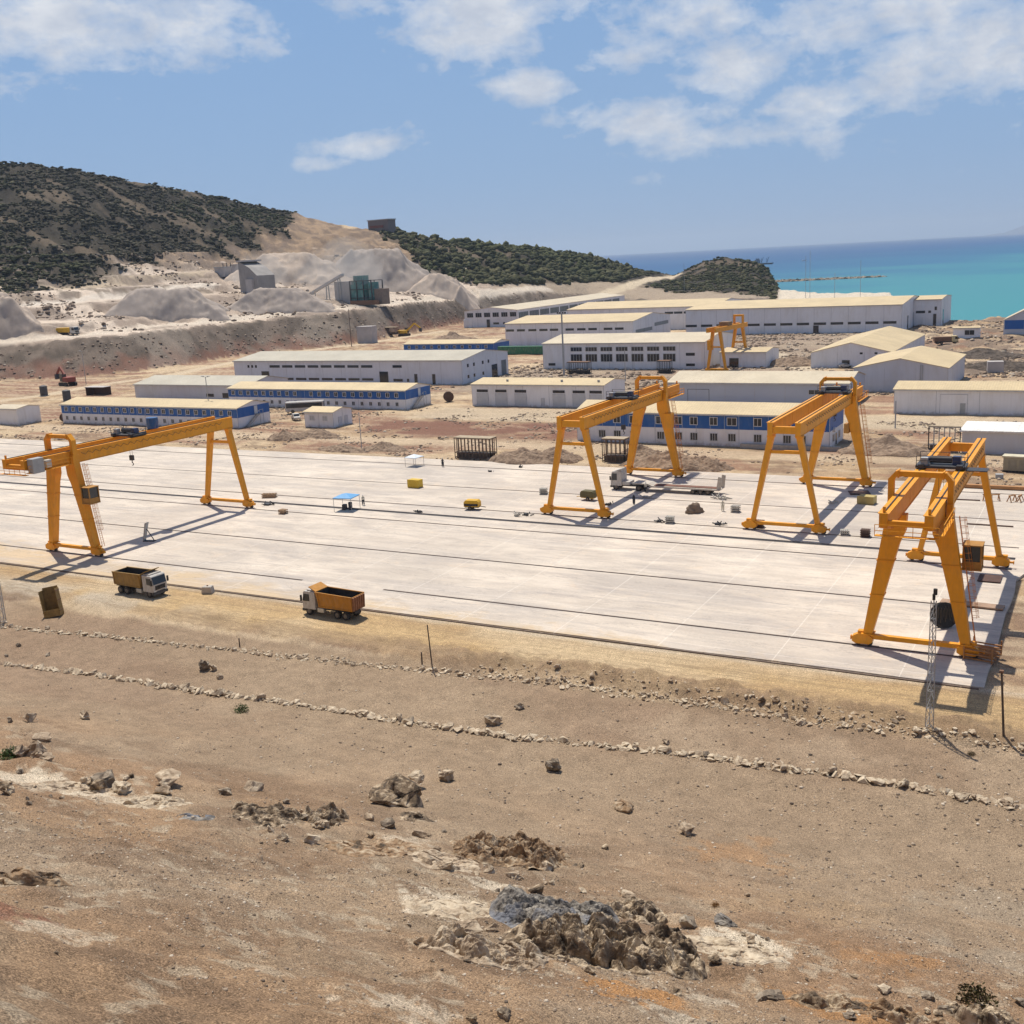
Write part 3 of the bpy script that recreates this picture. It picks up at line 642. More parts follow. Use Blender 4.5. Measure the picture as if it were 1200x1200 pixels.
    for q in (-.22, .22): ld.beam(p0 + Vector((0, q, 0)), p1 + Vector((0, q, 0)), .05, .05)
    for i in range(40):
        c = p0.lerp(p1, i / 39); ld.beam(c + Vector((0, -.22, 0)), c + Vector((0, .22, 0)), .035, .035)
    for i in range(8, 40, 2):
        c = p0.lerp(p1, i / 39); n = 7; a = [c + Vector((.38 * math.sin(math.pi * k / (n - 1)) * 1.7, .35 * math.cos(math.pi * k / (n - 1)), 0)) for k in range(n)]
        for u_, w_ in zip(a[:-1], a[1:]): ld.beam(u_, w_, .03, .03)
    for q in (.35, 0, -.35):
        ld.beam(p0.lerp(p1, .2) + Vector((.62 - abs(q) * .5, q, 0)), p1 + Vector((.62 - abs(q) * .5, q, 0)), .03, .03)
    ld.build('access_ladder', mat('ladder_orange', (.55, .20, .03), .6, .2), root)
    # service platforms with handrails by the head of the wide legs
    pf = MB(); y0, y1 = sorted((yy(OV - .5), yy(OV + .1))); pf.box(-2.6, 2.9, y0, y1, 13.75, 13.82)
    for xx in np.linspace(-2.6, 2.9, 6): pf.beam((xx, yy(OV - .48), 13.8), (xx, yy(OV - .48), 14.85), .05, .05)
    for zz in (14.3, 14.85): pf.beam((-2.6, yy(OV - .48), zz), (2.9, yy(OV - .48), zz), .05, .05)
    pf.box(2.45, 3.25, *sorted((yy(OV), yy(-1.0))), 13.98, 14.05)
    for q in np.linspace(OV, -1.0, 6): pf.beam((3.22, yy(q), 14.05), (3.22, yy(q), 15.05), .05, .05)
    for zz in (14.55, 15.05): pf.beam((3.22, yy(OV), zz), (3.22, yy(-1.0), zz), .05, .05)
    pf.build('service_platform', YEL, root)
    # power cable festoon + small boxes on one girder
    f = MB()
    for i in range(22):
        a = yy(1.5 + i * 1.35); c = yy(1.5 + (i + 1) * 1.35)
        f.beam((2.42, a, 15.3), (2.5, (a + c) / 2, 14.9), .035, .035); f.beam((2.5, (a + c) / 2, 14.9), (2.42, c, 15.3), .035, .035)
    f.build('festoon_cable', DARKST, root)
    # end stops
    for sx in (-1, 1):
        MB().box(sx * 1.95 - .12, sx * 1.95 + .12, yy(OV + .4) - .1, yy(OV + .4) + .1, 15.8, 16.35).build('end_stop', YEL, root)
    return root
def add_trolley(root, S, y, hook, bluebox=False, wide=False):
    y *= S; t = MB()
    t.box(-2.5, 2.5, y - 1.35, y + 1.35, 15.95, 16.2); t.box(-2.2, -1.6, y - 1.6, y + 1.6, 15.95, 16.35); t.box(1.6, 2.2, y - 1.6, y + 1.6, 15.95, 16.35)
    for a in (-2.4, 2.4): 
        for b in (-1.3, 1.3): t.beam((a, y + b, 16.2), (a, y + b, 17.25), .06, .06)
    for zz in (16.75, 17.25):
        for b in (-1.3, 1.3): t.beam((-2.4, y + b, zz), (2.4, y + b, zz), .05, .05)
    if wide: t.box(2.5, 4.6, y - 1.2, y + .6, 15.75, 15.85)
    tr = t.build('trolley', DARKST, root)
    MB().cyl((-1.2, y, 16.7), (1.0, y, 16.7), .38, n=14).build('hoist_drum', mat('drum_grey', (.04, .04, .045), .5), tr)
    MB().box(1.1, 1.9, y - .5, y + .4, 16.2, 17.1).cyl((-1.9, y + .6, 16.6), (-1.1, y + .6, 16.6), .3, n=10).build('hoist_motor', mat('motor_blue', (.03, .05, .12), .5), tr)
    MB().box(-2.0, -1.3, y - 1.1, y - .4, 16.2, 17.0).build('control_box', GREY, tr)
    hb = MB(); zt = hook
    for a in (-.25, .25): hb.beam((a, y, 16.0), (a, y, zt + .9), .035, .035)
    hb.box(-.35, .35, y - .2, y + .2, zt + .1, zt + .9); hb.cyl((0, y, zt + .1), (0, y, zt - .25), .07, n=8)
    for k in range(7):
        a0, a1 = -math.pi * .5 + k * .6 - .6, -math.pi * .5 + (k + 1) * .6 - .6
        hb.beam((.22 * math.cos(a0), y, zt - .5 + .22 * math.sin(a0)), (.22 * math.cos(a1), y, zt - .5 + .22 * math.sin(a1)), .09, .09)
    hb.build('hook_block', DARKST, tr)
protoA = make_crane(1); protoB = make_crane(-1)
c1, c4 = protoA, copy_tree(protoA)
c2, c3 = protoB, copy_tree(protoB)
for o, x, y, lab in ((c1, -135.9, 108.8, 'yellow gantry crane at the left edge, grey cabinet on its overhang and blue drum'),
                     (c2, -72.9, 185.0, 'yellow gantry crane in the middle, its slim legs next to the parked lowbed lorry'),
                     (c3, -39.9, 184.6, 'yellow gantry crane second from the right, its dark trolley parked under the portal frame'),
                     (c4, -15.6, 108.8, 'nearest yellow gantry crane at the right, seen end on behind the lattice mast')):
    o.location = (x, y, ZS); tag(o, lab, 'gantry crane', 'yellow gantry cranes on the concrete yard')
add_trolley(c1, 1, 13.0, 11.8); add_trolley(c4, 1, 14.2, 12.0, wide=True); add_trolley(c2, -1, 13.2, 10.5); add_trolley(c3, -1, 2.6, 12.0)
# extras that only some cranes carry
MB().cyl((-1.6, 19.6, 15.95), (-1.6, 19.6, 17.7), .95, n=20).build('blue_drum', BLUEBOX, c1)
MB().box(2.45, 3.6, -7.9, -6.0, 13.9, 16.0).build('electric_cabinet', GREY, c1, bevel=.04)
MB().box(2.45, 3.2, -5.4, -4.4, 14.3, 15.4).build('relay_cabinet', mat('cabinet_cream', (.55, .50, .42), .5), c1, bevel=.04)
def cab(root, x, y, z, dark=True):
    f = MB(); w, d, h = 1.6, 1.7, 2.3
    for a in (0, w):
        for b in (0, d): f.beam((x + a, y + b, z), (x + a, y + b, z + h), .14, .14)
    f.box(x - .1, x + w + .1, y - .1, y + d + .1, z - .12, z); f.box(x - .12, x + w + .12, y - .12, y + d + .12, z + h, z + h + .1)
    f.box(x, x + w, y, y + d, z, z + .75)
    o = f.build('operator_cab', mat('cab_brown_yellow', (.38, .19, .04), .6, .2), root)
    MB().box(x + .06, x + w - .06, y + .06, y + d - .06, z + .75, z + h - .02).build('cab_glass', GLASSD, o)
cab(c1, 4.15, -.85, 8.2)
MB().box(2.6, 3.9, -.9, .9, 8.9, 11.6).build('electric_house', YEL, c2, bevel=.05)
MB().box(1.2, 2.0, -.9, .7, 9.0, 10.6).build('electric_house', mat('cab_brown_yellow', (1, 1, 1)), c3, bevel=.05)
cab(c4, 3.9, .9, 8.6)
st = MB()   # timber and steel stacked on a frame against the right bogie: loose rack
# small distant gantry
g = empty('gantry_crane', (0, 0, 0), 0, 'small old yellow gantry crane far back among the white sheds', 'gantry crane')
def small_gantry(root):
    for y in (0, 11):
        for sx in (-1, 1):
            MB().beam((sx * 2.6, y, .2), (sx * 1.0, y, 10.4), .5, .5, .7, .7, up=(0, 1, 0)).build('leg', YEL, root)
        MB().box(-3.2, 3.2, y - .3, y + .3, 0, .7).build('sill_beam', YEL, root)
        MB().box(-1.7, 1.7, y - .2, y + .2, 6.2, 6.6).build('leg_tie', YEL, root)
    for sx in (-1, 1): MB().box(sx * 1.15 - .25, sx * 1.15 + .25, -2.5, 13, 10.4, 11.6).build('main_girder', YEL, root)
    MB().box(-1.4, -1.1, 10.4, 11.2, 11.6, 13.4).box(1.1, 1.4, 10.4, 11.2, 11.6, 13.4).box(-1.4, 1.4, 10.4, 11.2, 13.4, 13.9).build('portal_frame', YEL, root)
    MB().box(-1.3, 1.3, 3.4, 5.4, 11.6, 12.6).build('trolley', mat('old_brown', (.25, .15, .07)), root)
    MB().box(-2.4, -1.3, -.5, .6, 5.6, 8.2).build('operator_cab', YEL, root)
small_gantry(g); q = flat_hit(840, 435); g.location = (q.x, q.y, 0); g.rotation_euler = (0, 0, R(-6)); g.scale = (1.25, 1.7, 1.25)

# ================================================================ buildings
def windows(root, name, items, face, vpos, framew=.12, pane=GLASSD, frame=FRAME, bars=1):
    """items: (u, z, w, h); face 'S' = wall facing -y at y=vpos, 'E' = wall facing +x at x=vpos (u is then y)"""
    cache = {}
    for (u, z, w, h) in items:
        key = (round(w, 2), round(h, 2))
        if key not in cache:
            f = MB(); t = framew
            B_ = (lambda a, b, c, d, e, g: f.box(a, b, e, g, c, d)) if face == 'S' else (lambda a, b, c, d, e, g: f.box(-g, -e, a, b, c, d))
            if frame: 
                B_(-w / 2 - t, w / 2 + t, -h / 2 - t, -h / 2, -.09, -.0); B_(-w / 2 - t, w / 2 + t, h / 2, h / 2 + t, -.09, -.0)
                B_(-w / 2 - t, -w / 2, -h / 2, h / 2, -.09, 0); B_(w / 2, w / 2 + t, -h / 2, h / 2, -.09, 0)
                for i in range(1, bars + 1): B_(-w / 2 + w * i / (bars + 1) - .04, -w / 2 + w * i / (bars + 1) + .04, -h / 2, h / 2, -.07, -.02)
            p = MB(); f, f2 = p, f
            if face == 'S': p.box(-w / 2, w / 2, -.035, -.003, -h / 2, h / 2)
            else: p.box(.003, .035, -w / 2, w / 2, -h / 2, h / 2)
            cache[key] = (f2.mesh('window') if frame else None, p.mesh('pane'))
            for me, mm in zip(cache[key], (frame, pane)):
                if me: me.materials.append(mm)
        fm, pm = cache[key]; loc = (u, vpos, z) if face == 'S' else (vpos, u, z)
        if fm:
            o = bpy.data.objects.new(name, fm); COL.objects.link(o); o.parent = root; o.location = loc
            p = bpy.data.objects.new('pane', pm); COL.objects.link(p); p.parent = o
        else:
            p = bpy.data.objects.new(name, pm); COL.objects.link(p); p.parent = root; p.location = loc
def shed(name, label, cat, u0, u1, v0, v1, h, rise, axis='u', wall=WALLW, roof=ROOFC, joints=8, over=.35, z0=-.4, group=None, flat=False):
    root = empty(name, (u0, v0, 0), 0, label, cat, group); L, D = u1 - u0, v1 - v0
    w = MB()
    if flat: w.box(0, L, 0, D, z0, h)
    elif axis == 'u': w.prism([(0, z0), (D, z0), (D, h), (D / 2, h + rise), (0, h)], 'x', 0, L)
    else: w.prism([(0, z0), (L, z0), (L, h), (L / 2, h + rise), (0, h)], 'y', 0, D)
    w.build('wall', wall, root)
    r = MB(); t = .14
    if flat: r.box(-over, L + over, -over, D + over, h + .01, h + .3)
    else:
        W_ = D if axis == 'u' else L; sl = rise / (W_ / 2); e = -over * sl
        prof = [(-over, h + e + .02), (W_ / 2, h + rise + .02), (W_ + over, h + e + .02), (W_ + over, h + e + t), (W_ / 2, h + rise + t), (-over, h + e + t)]
        if axis == 'u': r.prism(prof, 'x', -over, L + over)
        else: r.prism(prof, 'y', -over, D + over)
    ro = r.build('roof', roof, root)
    j = MB()
    if joints:
        n = max(1, int(L / joints))
        for i in range(n + 1): j.box(i * L / n - .06, i * L / n + .06, -.015, 0, z0, h - .02)
        m = max(1, int(D / joints))
        for i in range(m + 1): j.box(L, L + .015, i * D / m - .06, i * D / m + .06, z0, h - .02)
        j.build('wall_joints', JOINT, root)
    g = MB().box(-over - .02, L + over, -over - .14, -over - .0, h - .28, h - .08) if axis == 'u' and not flat else None
    if g: g.build('gutter', JOINT, ro)
    return root, L, D
def band(root, L, D, z0, z1, m, sides='SE'):
    b = MB()
    if 'S' in sides: b.box(-.03, L + .03, -.04, -.016, z0, z1)
    if 'E' in sides: b.box(L + .016, L + .04, -.04, D + .03, z0, z1)
    b.build('cladding_band', m, root)
    t = MB(); n = int(L / 3.0)
    for i in range(n + 1): t.box(i * L / n - .04, i * L / n + .04, -.055, -.042, z0, z1)
    t.build('cover_strips', mat('strip_pale', (.45, .5, .56)), root)
def door(root, x, w, h, m, face='S', pos=0, z=0, name='door'):
    d = MB(); f = MB(); 
    if face == 'S': d.box(x, x + w, pos - .05, pos - .02, z, z + h); f.box(x - .1, x, pos - .08, pos - .0, z, z + h); f.box(x + w, x + w + .1, pos - .08, pos, z, z + h); f.box(x - .1, x + w + .1, pos - .08, pos, z + h, z + h + .1)
    else: d.box(pos + .02, pos + .05, x, x + w, z, z + h); f.box(pos, pos + .08, x - .1, x, z, z + h); f.box(pos, pos + .08, x + w, x + w + .1, z, z + h); f.box(pos, pos + .08, x - .1, x + w + .1, z + h, z + h + .1)
    o = d.build(name, m, root); f.build('door_frame', JOINT, o)
def outside_stair(root, L, D, h):
    s = MB(); y0 = D * .2; n = 12
    for i in range(n): s.box(L + .3, L + 1.3, y0 + i * .38, y0 + i * .38 + .34, h * i / n + .1, h * i / n + .18)
    s.beam((L + .3, y0, .1), (L + .3, y0 + n * .38, h), .06, .25); s.beam((L + 1.3, y0, .1), (L + 1.3, y0 + n * .38, h), .06, .25)
    s.beam((L + 1.3, y0, 1.1), (L + 1.3, y0 + n * .38, h + 1), .06, .06); s.box(L + .05, L + 1.4, y0 + n * .38, y0 + n * .38 + 1.5, h - .02, h + .08)
    for q in (.1, 1.4): s.beam((L + 1.35, y0 + n * .38 + q, 0), (L + 1.35, y0 + n * .38 + q, h + 1.1), .08, .08)
    s.beam((L + 1.35, y0 + n * .38, h + 1.1), (L + 1.35, y0 + n * .38 + 1.5, h + 1.1), .06, .06)
    s.build('outside_stair', GREY, root)
GRP = 'site buildings around the crane yard'
# B1, B2: two-storey blue and white dormitories
r, L, D = shed('dormitory', 'long two-storey blue and white dormitory behind the left-hand crane girder', 'building', -270, -202.4, 218.4, 231, 5.3, 1.3)
band(r, L, D, 2.75, 5.25, WALLBL)
windows(r, 'window', [(2 + i * 3.0, 4.0, 1.1, 1.1) for i in range(22)], 'S', -.05); windows(r, 'window', [(2 + i * 3.0, 1.4, .9, 1.0) for i in range(22)], 'S', -.016)
outside_stair(r, L, D, 2.9); door(r, 6.6, 1.1, 2.1, FRAME, 'E', L + .04, 2.95)
r, L, D = shed('dormitory', 'two-storey blue and white dormitory with the coach parked in front', 'building', -241.5, -175.5, 257.6, 270.6, 5.3, 1.3)
band(r, L, D, 2.75, 5.25, WALLBL)
windows(r, 'window', [(2 + i * 3.05, 4.0, 1.1, 1.1) for i in range(21) if i not in (9, )], 'S', -.05); windows(r, 'window', [(2 + i * 3.05, 1.4, .9, 1.0) for i in range(21)], 'S', -.016)
outside_stair(r, L, D, 2.9); door(r, 6.6, 1.1, 2.1, FRAME, 'E', L + .04, 2.95)
# B3
r, L, D = shed('workshop_hall', 'long white workshop hall with two rows of dark strip windows behind the dormitories', 'building', -290, -190.6, 314, 346, 8.0, 2.0, roof=ROOFG, wall=mat('cool_white_wall', (.66, .68, .73), .6, .05, .15, dirt=(.45, .42, .38), dirt_amt=.3, streak=.15))
windows(r, 'strip_window', [(19.5 + i * 5.9, 6.0, 4.8, .9) for i in range(8)] + [(73.6, 6.0, 3.8, .9)], 'S', -.016, frame=None)
windows(r, 'strip_window', [(19.5 + i * 5.9, 1.5, 4.8, .8) for i in range(8)] + [(73.6, 1.3, 3.8, .9)], 'S', -.016, frame=None)
windows(r, 'window', [(q, 6.0, .9, 1.0) for q in (7, 8.8, 10.6)] + [(q, 2.0, .9, 1.0) for q in (7, 8.8, 10.6)] + [(77.7, 1.3, .9, 1.0)], 'S', -.016, frame=None)
for q in (13, 66): door(r, q, 3.6, 4.2, GLASSD)
for q in (80.4, 87.6): door(r, q, 1.2, 3.4, GLASSD)
windows(r, 'window', [(q, 5.9, 1.1, 1.1) for q in (4, 8, 14, 18)] + [(q, 2.2, 1.1, 1.1) for q in (4, 8, 14)], 'E', L + .016, frame=None)
door(r, 20, 4, 4.4, GLASSD, 'E', L); door(r, 27, 3.4, 5.2, mat('glass_grey', (.16, .18, .2)), 'E', L)
# blue roofed low block behind B3
a = flat_hit(430, 405, 4); 
r, L, D = shed('site_office', 'low blue-walled office block half hidden behind the white workshop hall', 'building', -285, -238, 420, 434, 4.6, 1.2); band(r, L, D, 1.2, 4.5, WALLBL)
windows(r, 'window', [(3 + i * 4.0, 3.2, 1.2, 1.1) for i in range(11)], 'S', -.05)
# B6
r, L, D = shed('storage_shed', 'grey and white storage shed behind the leftmost dormitory, beside the lamp pole', 'building', -293.2, -243, 268, 288, 4.9, 1.9, wall=WALLG, roof=ROOFG)
windows(r, 'strip_window', [(34, 1.6, 3.2, 1.0), (41, 1.6, 3.2, 1.6)], 'S', -.016, frame=None)
# B18
shed('white_cabin', 'plain white cabin cut off by the left edge of the photo', 'building', -292, -281.5, 212, 220, 4.6, .6, wall=WALLW, roof=ROOFP, joints=0)
# B5
r, L, D = shed('guard_cabin', 'small white cabin standing alone in front of the coach', 'building', -184.6, -175.4, 224, 232, 4.0, .8, joints=4)
windows(r, 'window', [(2.4, 2.4, 1.4, 1.1), (6.6, 2.4, 1.4, 1.1)], 'S', -.016, pane=mat('closed_shutter', (.45, .45, .45))); door(r, 2.2, 1.2, 2.4, WALLG, 'E', L); door(r, 4.8, 1.2, 2.4, WALLG, 'E', L)
# B7
r, L, D = shed('garage_building', 'low white garage building with six shuttered bays, behind the middle crane', 'building', -160, -119.3, 268.4, 283, 5.9, 1.0)
SH = mat('roller_shutter', (.52, .52, .53), .6, .05)
for q in (2, 8.4, 14.8, 26.8, 33.2, 36.5)[:5] + (37.0,)[:0]: pass
for q in (1.6, 7.6, 13.8, 25.6, 31.6, 36.6):
    door(r, q, 3.6, 3.4, SH, name='roller_door'); windows(r, 'strip_window', [(q + 1.8, 4.1, 3.6, .75)], 'S', -.016, frame=None)
door(r, 22, .95, 2.2, SH)
MB().cyl((10, 3, 6.2), (10, 3, 7.0), .35, n=10).cyl((27, 3, 6.2), (27, 3, 7.0), .35, n=10).cyl((38, 3, 6.2), (38, 3, 7.0), .35, n=10).build('roof_vents', GREY, r)
# B8
r, L, D = shed('assembly_hall', 'white hall with a double row of big gridded windows, small gantry at its right end', 'building', -184.5, -123, 361.8, 396, 9.1, 2.0, roof=ROOFP)
windows(r, 'window', [(13.5 + i * 5.9, 7.0, 4.4, 1.4) for i in range(7)], 'S', -.016, bars=3); windows(r, 'window', [(13.5 + i * 5.9, 3.9, 4.4, 2.6) for i in range(7)], 'S', -.016, bars=3)
windows(r, 'strip_window', [(3.5, 1.6, 2.8, .9), (56.5, 5.0, 3.2, 1.0), (56.5, 1.4, 3.2, .9)], 'S', -.016, frame=None)
r2, L, D = shed('annex_shed', 'small white shed just right of the hall with gridded windows, behind the small gantry', 'building', -118.8, -103, 366, 382, 5.2, .8); door(r2, 3.2, 3.2, 3.2, GLASSD)
# B9
r, L, D = shed('storage_hall', 'white hall with one dark window strip, green container at its left foot', 'building', -253, -188.5, 458.3, 505, 10.3, 2.2)
windows(r, 'strip_window', [(2.5 + q, 7.2, 4.2, 1.0) for q in (0, 5.8, 11.8, 17.6, 23, 31, 36.8, 42.4, 50, 55.4)], 'S', -.016, frame=None)
windows(r, 'strip_window', [(13, 5.5, 20, 1.6), (35, 7, 18, 1.6)], 'E', L + .016, frame=None, pane=mat('pale_glass', (.25, .27, .27)))
# B10
r, L, D = shed('long_factory_hall', 'long white factory hall at the foot of the wooded hill, ribbon windows down its side', 'building', -353.8, -317, 590, 756, 9.9, 2.0, axis='v', roof=ROOFP)
windows(r, 'window', [(4.0 + i * 6.0, 7.4, 4.2, 2.6) for i in range(6)], 'S', -.016, bars=2); door(r, 15.5, 2.2, 4.6, GLASSD); windows(r, 'strip_window', [(22, 2.2, 4, 1.2), (27.5, 2.2, 1.5, 1.2)], 'S', -.016, frame=None)
windows(r, 'ribbon_window', [(8 + i * 14.2, 6.6, 12.4, 3.4) for i in range(11)], 'E', L + .016, bars=5, pane=mat('ribbon_glass', (.13, .15, .15)))
# B11b, B11, annex
r, L, D = shed('factory_hall', 'white hall half hidden behind the storage hall, tall pale door near its right end', 'building', -262, -180, 545, 600, 11.5, 2.4)
windows(r, 'strip_window', [(58 + q, 8.6, 4.6, 1.1) for q in (0, 5, 10.2)], 'S', -.016, frame=None); door(r, 69.5, 10, 8.0, WALLG)
r, L, D = shed('factory_hall', 'largest white hall in front of the sea, with a single line of dark windows', 'building', -182, -83.2, 509, 570, 11.8, 2.2, joints=7.6)
windows(r, 'strip_window', [(2.6 + 3.8 + i * 7.6 - 3.8, 4.2, 5.6, 1.1) for i in range(13)], 'S', -.016, frame=None)
door(r, 60.5, 2.4, 3.4, GLASSD); door(r, 14, 3, 6, GLASSD, 'E', L); door(r, 30, 5, 6.5, mat('glass_grey', (1, 1, 1)), 'E', L)
r, L, D = shed('end_building', 'narrow white building stepping out at the right end of the largest hall by the shore', 'building', -83.15, -71.3, 540, 574, 12.0, 1.0, joints=9)
windows(r, 'strip_window', [(3, 6.5, 4, 1.1), (7, 6.5, 1.2, 1.1), (9.6, 8, 1.0, 1.6)], 'S', -.016, frame=None); door(r, 8.6, 1.3, 5.5, GLASSD); door(r, 6, 3, 7, GLASSD, 'E', L)
# B12, B13: low pitched sheds
r, L, D = shed('wide_shed', 'white shed with a wide low gable, white car parked before its door', 'building', -88, -62.6, 366, 434, 4.9, 3.1, axis='v'); door(r, 10, 2.4, 2.4, GLASSD); windows(r, 'window', [(16, 4.6, .9, .6), (20.6, 4.6, .9, .6)], 'S', -.016, frame=None)
r, L, D = shed('wide_shed', 'white shed with a rounded low gable nearer the yard, drain pipe up its front', 'building', -62.2, -38.2, 306.6, 342, 6.4, 2.5, axis='v', wall=WALLG)
MB().cyl((17.2, -.12, 0), (17.2, -.12, 7.2), .1).cyl((17.7, -.12, 0), (17.7, -.12, 7.2), .1).build('drain_pipe', GREY, r)
# B14, B15
r, L, D = shed('store_building', 'pale grey store with a flat-topped cream roof reaching the right edge, one large door', 'building', -45.2, -8, 269.2, 283, 5.5, 1.1, wall=WALLW, joints=9)
door(r, 10.2, 5.8, 4.4, WALLW, name='sliding_door'); door(r, 14.6, 1.0, 2.4, GREY, z=0, pos=-.06)
r, L, D = shed('low_office', 'low grey building with a bright white flat roof above the right-hand crane', 'building', -24.4, -2, 219.2, 230, 4.1, .5, wall=WALLG, roof=ROOFW, flat=True, joints=0, over=.5)
# B16
r, L, D = shed('office_building', 'two-storey blue and white office building seen through the middle cranes', 'building', -103.8, -48.8, 218.6, 231, 6.5, 1.6)
band(r, L, D, 3.4, 6.4, WALLBL)
xs = [2.2, 6, 9.6, 13.4, 19.6, 23.6, 27, 31.3, 35.2, 40.6, 46.6, 49.6, 52.6]
windows(r, 'window', [(x_, 5.0, 1.5 if i % 4 else 1.9, 1.5) for i, x_ in enumerate(xs)], 'S', -.05); windows(r, 'window', [(x_, 1.7, 1.5, 1.5) for x_ in xs], 'S', -.016, bars=2)
windows(r, 'window', [(3.4, 1.7, 1.4, 1.4), (8.6, 1.7, 1.4, 1.4)], 'E', L + .016)
MB().cyl((L, 3.2, 3.4), (L + .5, 3.2, 3.4), .5, n=12).build('satellite_dish', FRAME, r); door(r, 5.2, 1.2, 2.3, GLASSD, 'E', L)
# B17
r, L, D = shed('warehouse', 'long grey warehouse with an empty front wall right behind the blue and white office building', 'building', -105.5, -58, 280, 300, 5.4, 1.9, roof=ROOFP, wall=mat('blue_grey_wall', (.46, .50, .57), .6, .05, .15), joints=7)
MB().box(5.5, 5.6, -.04, -.02, 0, 3.6).box(11.4, 11.5, -.04, -.02, 0, 3.6).box(5.5, 11.5, -.04, -.02, 3.6, 3.7).build('door_outline', DARKST, r)
windows(r, 'strip_window', [(40.5, 3.2, 5.6, 1.1)], 'S', -.016, bars=3)
# far right by the shore
r, L, D = shed('shore_hut', 'small white hut near the shore at the right, one dark window in front', 'building', -57, -47.5, 468, 473, 4.4, .3, wall=WALLW, joints=0); windows(r, 'window', [(6, 2.6, 3.4, 1.8)], 'S', -.016, bars=1)
r, L, D = shed('shore_shed', 'blue-fronted shed with rounded white roof cut by the right edge near the shore', 'building', -40, -19, 482, 502, 6.2, 5.4, axis='v', wall=WALLG, roof=ROOFP, joints=0); MB().box(.4, 7.4, -.06, -.02, 2.6, 6.1).build('blue_panel', WALLBL, r)
# house on the hill
q = ground_hit(444, 275); r = empty('hilltop_house', (q.x * 1.02, q.y * 1.02, tz(q.x * 1.02, q.y * 1.02) + .5), R(-8), 'small flat-roofed block standing on top of the quarry hill', 'building')
MB().box(-12, 12, 0, 9, -4, 8.2).build('wall', mat('hill_block', (.20, .16, .15), .8, .1), r); MB().box(-12.6, 12.6, -.6, 9.6, 8.2, 9.0).build('roof', PALEG, r); MB().box(-10, 6, -.3, 0, 2.0, 4.0).build('red_band', mat('brick_band', (.22, .08, .06)), r)

# ================================================================ vehicles
def wheel(root, x, y, r=.5, w=.3):
    s = 1 if y > 0 else -1
    o = MB().cyl((x, y - w / 2, r), (x, y + w / 2, r), r, n=18).build('wheel', BLACK, root)
    MB().cyl((x, y + s * w / 2, r), (x, y + s * (w / 2 + .03), r), r * .55, n=12).build('rim', RIM, o)
def truck_cab(root, x0, paint, h=2.95, roofx=0):
    """front face at x0 + 2.0"""
    c = MB(); W2 = 1.22
    c.prism([(x0, .75), (x0 + 1.9, .75), (x0 + 2.05, .95), (x0 + 2.05, 1.75), (x0 + 1.82, h - .12), (x0 + 1.6, h), (x0, h)], 'y', -W2, W2)
    b = c.build('cab', paint, root, bevel=.05)
    MB().prism([(x0 + 2.062, 1.78), (x0 + 2.09, 1.78), (x0 + 1.875, h - .22), (x0 + 1.845, h - .22)], 'y', -1.08, 1.08).build('windscreen', GLASSD, b)
    for s in (-1, 1):
        MB().prism([(x0 + .85, 1.75), (x0 + 1.9, 1.7), (x0 + 1.72, h - .35), (x0 + .85, h - .35)], 'y', s * (W2 + .004), s * (W2 + .02)).build('side_window', GLASSD, b)
        MB().box(x0 + 1.95, x0 + 2.1, s * 1.42 - .12, s * 1.42 + .12, 1.75, 2.45).build('wing_mirror', BLACK, b)
        MB().box(x0 + 2.055, x0 + 2.09, s * .9 - .2, s * .9 + .2, .82, 1.0).build('headlight', mat('headlight_glass', (.6, .6, .58), .2), b)
    MB().box(x0 + 2.055, x0 + 2.085, -.85, .85, 1.05, 1.6).build('grille', BLACK, b)
    MB().box(x0 + 1.7, x0 + 2.15, -1.2, 1.2, .45, .76).build('bumper', mat('bumper_dark', (.08, .08, .08)), b)
    return b
